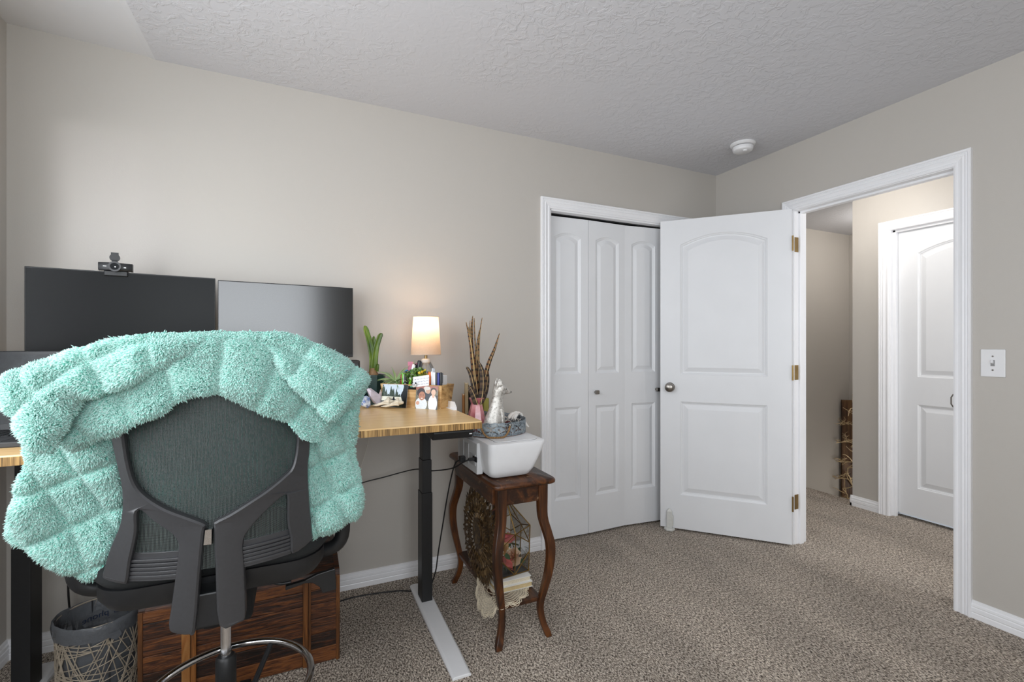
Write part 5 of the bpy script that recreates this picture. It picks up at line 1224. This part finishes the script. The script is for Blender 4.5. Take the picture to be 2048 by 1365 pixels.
def region(poly, yf, T, quilt, h=.008, rad=.035):
    bd = np.array([p[:2] for p in cr(poly, 5, closed=True)]); tg = np.roll(bd, -1, 0)-np.roll(bd, 1, 0); nr = np.stack([-tg[:, 1], tg[:, 0]], 1)/np.linalg.norm(tg, axis=1)[:, None]; ar_ = (bd[:, 0]*np.roll(bd[:, 1], -1)-np.roll(bd[:, 0], -1)*bd[:, 1]).sum(); bd = bd+nr*(.008 if ar_ > 0 else -.008)
    lo, hi = bd.min(0), bd.max(0); gx, gz = np.meshgrid(np.arange(lo[0], hi[0], h), np.arange(lo[1], hi[1], h)); G = np.stack([gx.ravel(), gz.ravel()], 1)+rng.uniform(-.001, .001, (gx.size, 2))
    G = G[inside(G, bd)]; G = G[seg_dist(G, bd) > h*.6]
    V = [Vector(p) for p in bd]+[Vector(p) for p in G]
    vo, _, fo, *_ = geometry.delaunay_2d_cdt(V, [], [list(range(len(bd)))], 1, 1e-6)
    P = np.array([tuple(v) for v in vo]); F = np.array([f for f in fo if len(f) == 3])
    d = seg_dist(P, bd); d[d < 1e-4] = 0
    prof = np.sqrt(np.clip(1-(1-np.clip(d/rad, 0, 1))**2, 0, 1)); gq = np.exp(-(quilt(P[:, 0], P[:, 1])/.013)**2)
    yc_ = yf(P[:, 0], P[:, 1])+waves(P[:, 0], P[:, 1])*np.clip(d/.03, 0, 1)
    front = np.stack([P[:, 0]+CXc, yc_-T*prof*(1-.55*gq), P[:, 1]], 1); back = np.stack([P[:, 0]+CXc, yc_+T*prof*(1-.55*gq), P[:, 1]], 1)
    return front, back, F, gq
class Fur:
    def __init__(s): s.P = []; s.N = []; s.L = []; s.D = []
    def sample(s, V, F, gq, dens, flip, down, seed_dir):
        a, b_, c = V[F[:, 0]], V[F[:, 1]], V[F[:, 2]]; cr_ = np.cross(b_-a, c-a); ar = np.linalg.norm(cr_, axis=1)/2; ok = ar > 1e-9
        n = int(dens*ar.sum()); idx = rng.choice(len(F), n, p=ar*ok/(ar*ok).sum())
        vn = np.zeros_like(V)
        for k in range(3): np.add.at(vn, F[:, k], cr_)
        vn /= np.linalg.norm(vn, axis=1)[:, None]+1e-12
        if (vn[:, 1].mean() > 0) != flip: vn = -vn
        r1 = np.sqrt(rng.random(n)); r2 = rng.random(n); w_ = np.stack([1-r1, r1*(1-r2), r1*r2], 1)
        P = sum(V[F[idx, k]]*w_[:, k:k+1] for k in range(3)); N = sum(vn[F[idx, k]]*w_[:, k:k+1] for k in range(3)); N /= np.linalg.norm(N, axis=1)[:, None]+1e-12
        g = sum(gq[F[idx, k]]*w_[:, k] for k in range(3))
        u, z = P[:, 0]-CXc, P[:, 2]
        ang = seed_dir+1.1*np.sin(19*u+seed_dir*3)+1.1*np.sin(23*z+2*u*9+seed_dir)+.6*np.sin(55*u+41*z)+rng.normal(0, .45, n)
        t = np.stack([np.sin(ang), 0*ang, -np.cos(ang)*down], 1); D = N*(.85+.3*rng.random(n))[:, None]+t*.6+np.array([0, 0, -.15]); D /= np.linalg.norm(D, axis=1)[:, None]
        s.P.append(P-N*.002); s.N.append(N); s.D.append(D); s.L.append((.0085+.0065*rng.random(n))*(1-.35*g))
    def mesh(s, name, mat, parent, wd=.0023):
        P = np.concatenate(s.P); N = np.concatenate(s.N); D = np.concatenate(s.D); L = np.concatenate(s.L); n = len(P)
        side = np.cross(D, N); side /= np.linalg.norm(side, axis=1)[:, None]+1e-9; up = np.cross(side, D)
        curl = rng.normal(0, .35, (n, 3)); curl[:, 2] -= .3
        rings = []; ts = (0, .4, .75, 1.0); ws = (.8, 1.05, .8, 0)
        W = wd*(.6+.8*rng.random(n))
        for t_, w_ in zip(ts, ws):
            c = P+D*(L*t_)[:, None]+curl*(L*t_*t_*.45)[:, None]
            if w_ == 0: rings.append(c[:, None, :]); continue
            rings.append(np.stack([c+side*(W*w_*math.cos(a))[:, None]+up*(W*w_*.6*math.sin(a))[:, None] for a in (PI/2, PI/2+2*PI/3, PI/2+4*PI/3)], 1))
        V = np.concatenate(rings, 1); m = V.shape[1]                     # 10 vertices per lock
        f = []
        for k in range(2):
            for i in range(3): j = (i+1) % 3; f += [(k*3+i, k*3+j, k*3+3+j), (k*3+i, k*3+3+j, k*3+3+i)]
        for i in range(3): f.append((6+i, 6+(i+1) % 3, 9))
        f = np.array(f); F = (f[None]+(np.arange(n)*m)[:, None, None]).reshape(-1, 3)
        me = bpy.data.meshes.new(name); V = V.reshape(-1, 3)-np.array(parent.location)
        me.vertices.add(len(V)); me.vertices.foreach_set('co', V.astype(np.float32).ravel())
        me.loops.add(F.size); me.loops.foreach_set('vertex_index', F.astype(np.int32).ravel()); me.polygons.add(len(F)); me.polygons.foreach_set('loop_start', (np.arange(len(F))*3).astype(np.int32)); me.polygons.foreach_set('use_smooth', np.ones(len(F), bool))
        at = me.attributes.new('along', 'FLOAT', 'POINT'); at.data.foreach_set('value', np.tile(np.array([0]*3+[.4]*3+[.75]*3+[1.0]), n).astype(np.float32))
        at = me.attributes.new('rnd', 'FLOAT', 'POINT'); at.data.foreach_set('value', np.repeat(rng.random(n), m).astype(np.float32))
        me.update(calc_edges=True); me.validate(); me.materials.append(mat); o = bpy.data.objects.new(name, me); col.objects.link(o); o.parent = parent; return o
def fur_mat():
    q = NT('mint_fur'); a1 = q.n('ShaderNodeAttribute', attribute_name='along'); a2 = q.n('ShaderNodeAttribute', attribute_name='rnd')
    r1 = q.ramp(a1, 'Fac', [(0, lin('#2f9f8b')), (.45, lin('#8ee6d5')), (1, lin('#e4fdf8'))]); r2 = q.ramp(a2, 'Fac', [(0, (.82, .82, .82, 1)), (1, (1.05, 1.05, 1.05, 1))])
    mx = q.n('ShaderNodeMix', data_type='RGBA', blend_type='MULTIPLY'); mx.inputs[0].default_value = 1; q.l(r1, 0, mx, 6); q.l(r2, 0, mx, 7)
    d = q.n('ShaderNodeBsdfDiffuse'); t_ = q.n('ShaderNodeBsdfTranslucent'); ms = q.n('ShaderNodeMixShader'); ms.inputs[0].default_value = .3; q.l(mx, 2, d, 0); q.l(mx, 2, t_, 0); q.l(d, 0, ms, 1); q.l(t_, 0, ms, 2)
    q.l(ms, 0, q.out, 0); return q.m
th = thing('throw_blanket', 'mint green quilted faux fur blanket draped over the chair back', 'blanket', (CXc, CYc-.2, 1.0))
M_furc = plain('mint_backing', '#74bfb1', .95, var=.05)
fur = Fur(); b = MB()
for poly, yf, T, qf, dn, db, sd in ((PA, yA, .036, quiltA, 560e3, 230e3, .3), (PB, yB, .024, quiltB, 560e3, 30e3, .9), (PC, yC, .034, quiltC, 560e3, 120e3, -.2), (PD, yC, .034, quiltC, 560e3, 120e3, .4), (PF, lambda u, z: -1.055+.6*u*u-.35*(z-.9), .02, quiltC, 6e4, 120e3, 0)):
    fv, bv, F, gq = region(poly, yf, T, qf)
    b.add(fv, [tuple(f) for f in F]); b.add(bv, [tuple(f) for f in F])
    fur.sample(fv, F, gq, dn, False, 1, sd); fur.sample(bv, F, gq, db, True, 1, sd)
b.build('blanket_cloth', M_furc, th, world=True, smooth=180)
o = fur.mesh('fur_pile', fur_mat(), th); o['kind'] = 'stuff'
